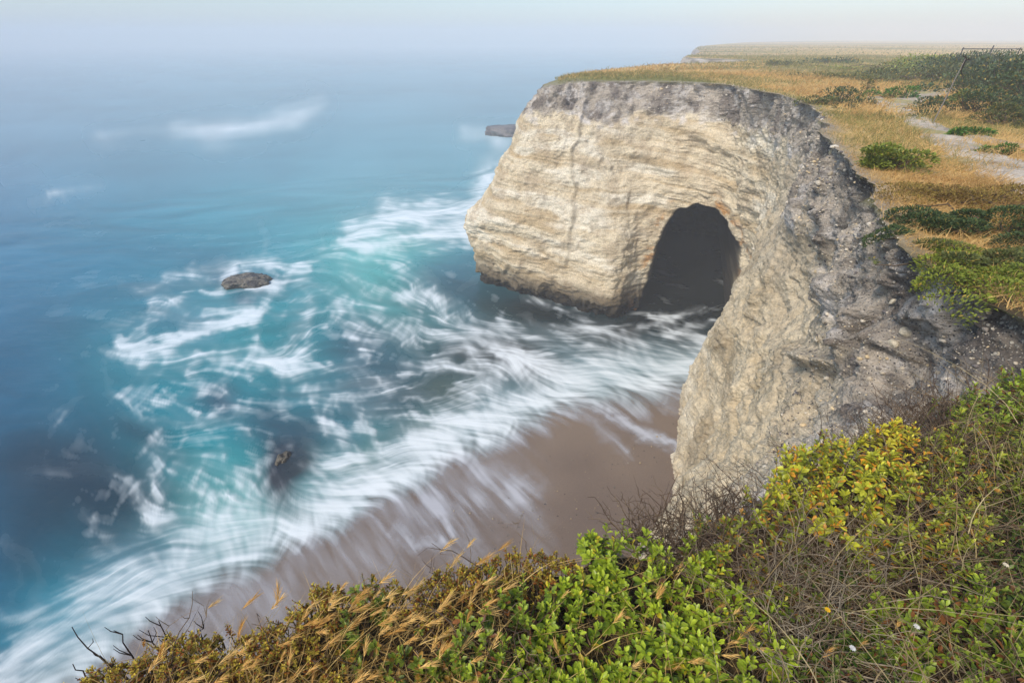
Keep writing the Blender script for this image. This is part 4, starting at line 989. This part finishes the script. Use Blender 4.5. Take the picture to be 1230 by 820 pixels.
            tb.build('twigs', M_wood, e)

# ground litter and dead straw under and across the plants (nobody could count it)
lit = Bag(); n = 26000
x = R.uniform(-2.2, 4.2, n); y = R.uniform(-.3, 2.6, n); ins = inpoly(x, y, PS); x, y = x[ins], y[ins]; z, dd = gz(x, y); N = len(x)
d0 = unit(np.stack([R.normal(0, 1, N), R.normal(0, 1, N), R.uniform(.0, .5, N)], 1)); C = mix(srgb(150, 124, 84), srgb(84, 62, 44), R.uniform(0, 1, N))
blades(lit, np.stack([x, y, z + R.uniform(.0, .06, N)], 1), d0, R.normal(0, .3, (N, 3)) * [1, 1, .2], R.uniform(.03, .12, N), R.uniform(.002, .005, N), C, K=4)
lit.build('plant_litter', M_dry, kind='stuff')

# long dry stalks and blades
stw = Bag()
def stalks(n, box, L0, L1, w0, w1, mean, sd_, cols, zup=.05, bendf=.5):
    (u0, u1, v0, v1) = box; u = R.uniform(u0, u1, n); v = R.uniform(v0, v1, n)
    P = np.array([G(a_, b_, 14.4) for a_, b_ in zip(u, v)]); i_ = inpoly(P[:, 0], P[:, 1], PS); P = P[i_]; n = len(P)
    if not n: return None
    z, _ = gz(P[:, 0], P[:, 1]); P[:, 2] = z + R.uniform(0, zup, n)
    d = unit(np.array(mean) + R.normal(0, sd_, (n, 3))); d[:, 2] = np.abs(d[:, 2])
    bend = np.stack([R.normal(0, bendf, n), R.normal(0, bendf, n), -R.uniform(.0, .55, n)], 1)
    C = mix(cols[0], cols[1], R.uniform(0, 1, n))
    L = R.uniform(L0, L1, n)
    Pp = blades(stw, P, d, bend, L, R.uniform(w0, w1, n), C, K=8)
    return Pp
ST1, ST2 = srgb(226, 192, 118), srgb(164, 132, 76)
stalks(2600, (120, 620, 690, 980), .06, .18, .002, .005, (.25, .1, .8), .45, (ST1, ST2))
stalks(700, (560, 900, 660, 980), .08, .26, .002, .005, (.2, .1, .8), .5, (ST1, ST2))
stalks(520, (900, 1330, 560, 980), .12, .5, .0018, .0042, (-.1, .1, .5), .6, (srgb(190, 168, 120), srgb(112, 92, 66)), zup=.12)
stalks(300, (1000, 1330, 480, 700), .12, .5, .0018, .004, (-.2, .1, .5), .6, (srgb(196, 170, 116), srgb(132, 104, 66)), zup=.16)
stalks(110, (860, 1330, 470, 980), .35, .7, .0022, .0045, (-.1, .3, .6), .5, (srgb(204, 184, 136), srgb(160, 136, 92)), zup=.2)
stw.build('dead_grass', M_dry, kind='stuff')

# barley ears: a curved stalk carrying a spike of awns
ear = Bag()
def ears(n, box, size, mean, h0, h1):
    (u0, u1, v0, v1) = box; u = R.uniform(u0, u1, n); v = R.uniform(v0, v1, n)
    P = np.array([G(a_, b_, 14.4) for a_, b_ in zip(u, v)]); P = P[inpoly(P[:, 0], P[:, 1], PS)]; n = len(P); z, _ = gz(P[:, 0], P[:, 1]); P[:, 2] = z
    d = unit(np.array(mean) + R.normal(0, .36, (n, 3))); L = R.uniform(h0, h1, n); bend = np.array([.35, .1, -.15]) * R.uniform(.3, 1.6, (n, 1)) + R.normal(0, .1, (n, 3))
    C = mix(srgb(244, 206, 130), srgb(210, 158, 78), R.uniform(0, 1, n))
    Q = blades(ear, P, d, bend, L, np.full(n, .0025), C * .9, K=6)
    tip = Q[:, -1]; td = unit(Q[:, -1] - Q[:, -2])
    ns = 26; esz = R.uniform(.55, 1.15, n)
    for k_ in range(ns):
        f = k_ / ns; a_ = k_ * 2.4; u_ = unit(np.cross(td, np.array([[.2, .1, 1.]]))); w_ = np.cross(td, u_)
        rd = u_ * math.cos(a_) + w_ * math.sin(a_)
        s0 = tip + td * (size * esz * (f - .15))[:, None]; dd_ = unit(td * 1.0 + rd * (.42 - .2 * f) + R.normal(0, .06, (n, 3)))
        blades(ear, s0, dd_, wind * .12 * np.ones((n, 1)), size * .75 * esz * R.uniform(.8, 1.1, n), np.full(n, .0022), C * R.uniform(.85, 1.15, (n, 1)), K=3)
ears(150, (110, 520, 730, 990), .05, (.3, .15, 1), .10, .22)
ears(60, (240, 560, 700, 800), .055, (.3, .25, 1), .14, .26)
ears(45, (540, 900, 700, 960), .045, (.2, .1, 1), .1, .2)
ears(14, (900, 1250, 760, 960), .045, (.2, .1, 1), .12, .2)
ear.build('barley_grass', M_dry, kind='stuff')

# bare upright stems at the left rim
for kq, (px_, py_, hgt, lean, lab) in enumerate([(135, 800, .26, (-.4, .2), 'crooked forked dead stem leaning left at the far left rim'), (92, 805, .16, (.05, .0), 'thin straight dead stem, leftmost on the rim'), (150, 785, .2, (-.12, .2), 'dead stem right beside the crooked forked stem'),
      (178, 770, .16, (0, .1), 'dark dead stem between the forked stem and the next pair'), (190, 765, .19, (.1, .1), 'slim dead stem with side bud above the dry grass'), (228, 752, .11, (.25, .1), 'short twin-tipped dead stem over the water edge')]):
    g = G(px_, py_, 14.35); z_, dq = gz(g[:1], g[1:2]); org = np.array([g[0], g[1], z_[0] - (0 if inpoly(g[:1], g[1:2], PS)[0] else .05)])
    e = empty('dead_weed', org, label=lab, category='dead stem', group='bare stems at the left end of the rim')
    b = Bag(); K = 7; t = np.linspace(0, 1, K); Q = np.stack([lean[0] * hgt * t + R.normal(0, .004, K), lean[1] * hgt * t + R.normal(0, .004, K), hgt * t - .02], 1)[None]
    tubes(b, Q, np.linspace(.0032, .0012, K)[None], srgb(60, 50, 46)[None], 5); b.build('stem', M_wood, e)
    b = Bag(); nb_ = 3 if kq else 6
    s0 = Q[0, R.integers(2, K - 1, nb_)]; dv = unit(np.stack([R.normal(0, .8, nb_), R.normal(0, .3, nb_), R.uniform(.3, 1, nb_)], 1)); l_ = R.uniform(.03, .09, (nb_, 1))
    
    T_ = np.stack([s0, s0 + dv * l_ * .6, s0 + unit(dv + [0, 0, .5]) * l_], 1)
    for q_ in range(nb_):
        b = Bag(); tubes(b, T_[q_:q_ + 1], np.array([[.0018, .0013, .0008]]), srgb(64, 54, 48)[None], 4); b.build('side_twig', M_wood, e)

# small flowers
def flower(px_, py_, colr, lab):
    g = G(px_, py_, 14.62); e = empty('flower', g - np.array([0, 0, .0]), label=lab, category='flower')
    z_, _ = gz(g[:1], g[1:2])
    b = Bag(); m_ = 9; a_ = np.arange(m_) / m_ * 6.283; D_ = np.stack([np.cos(a_), np.sin(a_), np.full(m_, .35)], 1)
    leaves(b, np.zeros((m_, 3)), D_, np.tile([[0, 0, 1.]], (m_, 1)), np.full(m_, .008), np.full(m_, .005), np.repeat(colr[None], m_, 0)); b.build('petals', M_leaf, e)
    b = Bag(); tubes(b, np.array([[(0, 0, z_[0] - g[2]), (.004, 0, (z_[0] - g[2]) * .5), (0, 0, 0)]]), np.full((1, 3), .0014), srgb(110, 120, 60)[None]); b.build('stem', M_wood, e)
flower(994, 732, srgb(240, 190, 30), 'single small yellow flower among dark twigs'); flower(1101, 752, srgb(232, 226, 214), 'white flower head right of the yellow flower'); flower(1024, 778, srgb(226, 222, 214), 'white flower head straight below the yellow flower'); flower(1208, 678, srgb(236, 222, 190), 'cream flower head near the right border')

# ------------------------------------------------------------------ air, light, camera
m_h, nt, out = nodes('sea_haze')
pv = N_(nt, 'ShaderNodeVolumePrincipled'); pv.inputs['Color'].default_value = (.97, .985, 1.0, 1); pv.inputs['Density'].default_value = .0026; pv.inputs['Anisotropy'].default_value = -.12
nt.links.new(pv.outputs[0], out.inputs['Volume'])
b = Bag(); boxv(b, (0, 300, 14.5), (2400, 2000, 35), np.array([1., 1, 1])); h = b.build('haze', m_h, kind='stuff')

SUN_EL, SUN_AZ = 46, 229       # azimuth clockwise from +y
w = bpy.data.worlds.new('World'); sc.world = w; w.use_nodes = True; nt = w.node_tree
sky = nt.nodes.new('ShaderNodeTexSky'); sky.sky_type = 'NISHITA'; sky.sun_disc = False; sky.sun_elevation = math.radians(SUN_EL); sky.sun_rotation = math.radians(SUN_AZ)
sky.air_density = 1.0; sky.dust_density = 1.0; sky.ozone_density = 4.0
nt.links.new(sky.outputs[0], nt.nodes['Background'].inputs[0]); nt.nodes['Background'].inputs[1].default_value = .125
sl = bpy.data.lights.new('sun', 'SUN'); sl.energy = 2.5; sl.angle = math.radians(15); sl.color = (1, .93, .82)
so = bpy.data.objects.new('sun', sl); col.objects.link(so)
az, el = math.radians(SUN_AZ), math.radians(SUN_EL)
sv = Vector((math.sin(az) * math.cos(el), math.cos(az) * math.cos(el), math.sin(el))); so.rotation_euler = sv.to_track_quat('Z', 'Y').to_euler(); so.location = (0, -5, 40)
cd = bpy.data.cameras.new('camera'); cam = bpy.data.objects.new('camera', cd); col.objects.link(cam); sc.camera = cam
cam.location = (0, 0, CAMZ); cam.rotation_euler = (math.pi / 2 - PITCH, 0, 0)
cd.sensor_width = 36; cd.lens = F / 1230 * 36; cd.clip_start = .05; cd.clip_end = 6000
vs = sc.view_settings; vs.view_transform = 'Standard'; vs.look = 'None'; vs.gamma = 1; vs.exposure = .52
try: vs.use_curve_mapping = False
except Exception: pass
cy = sc.cycles; cy.use_denoising = True; cy.max_bounces = 6; cy.diffuse_bounces = 3; cy.glossy_bounces = 2; cy.transmission_bounces = 2; cy.volume_bounces = 1; cy.transparent_max_bounces = 8
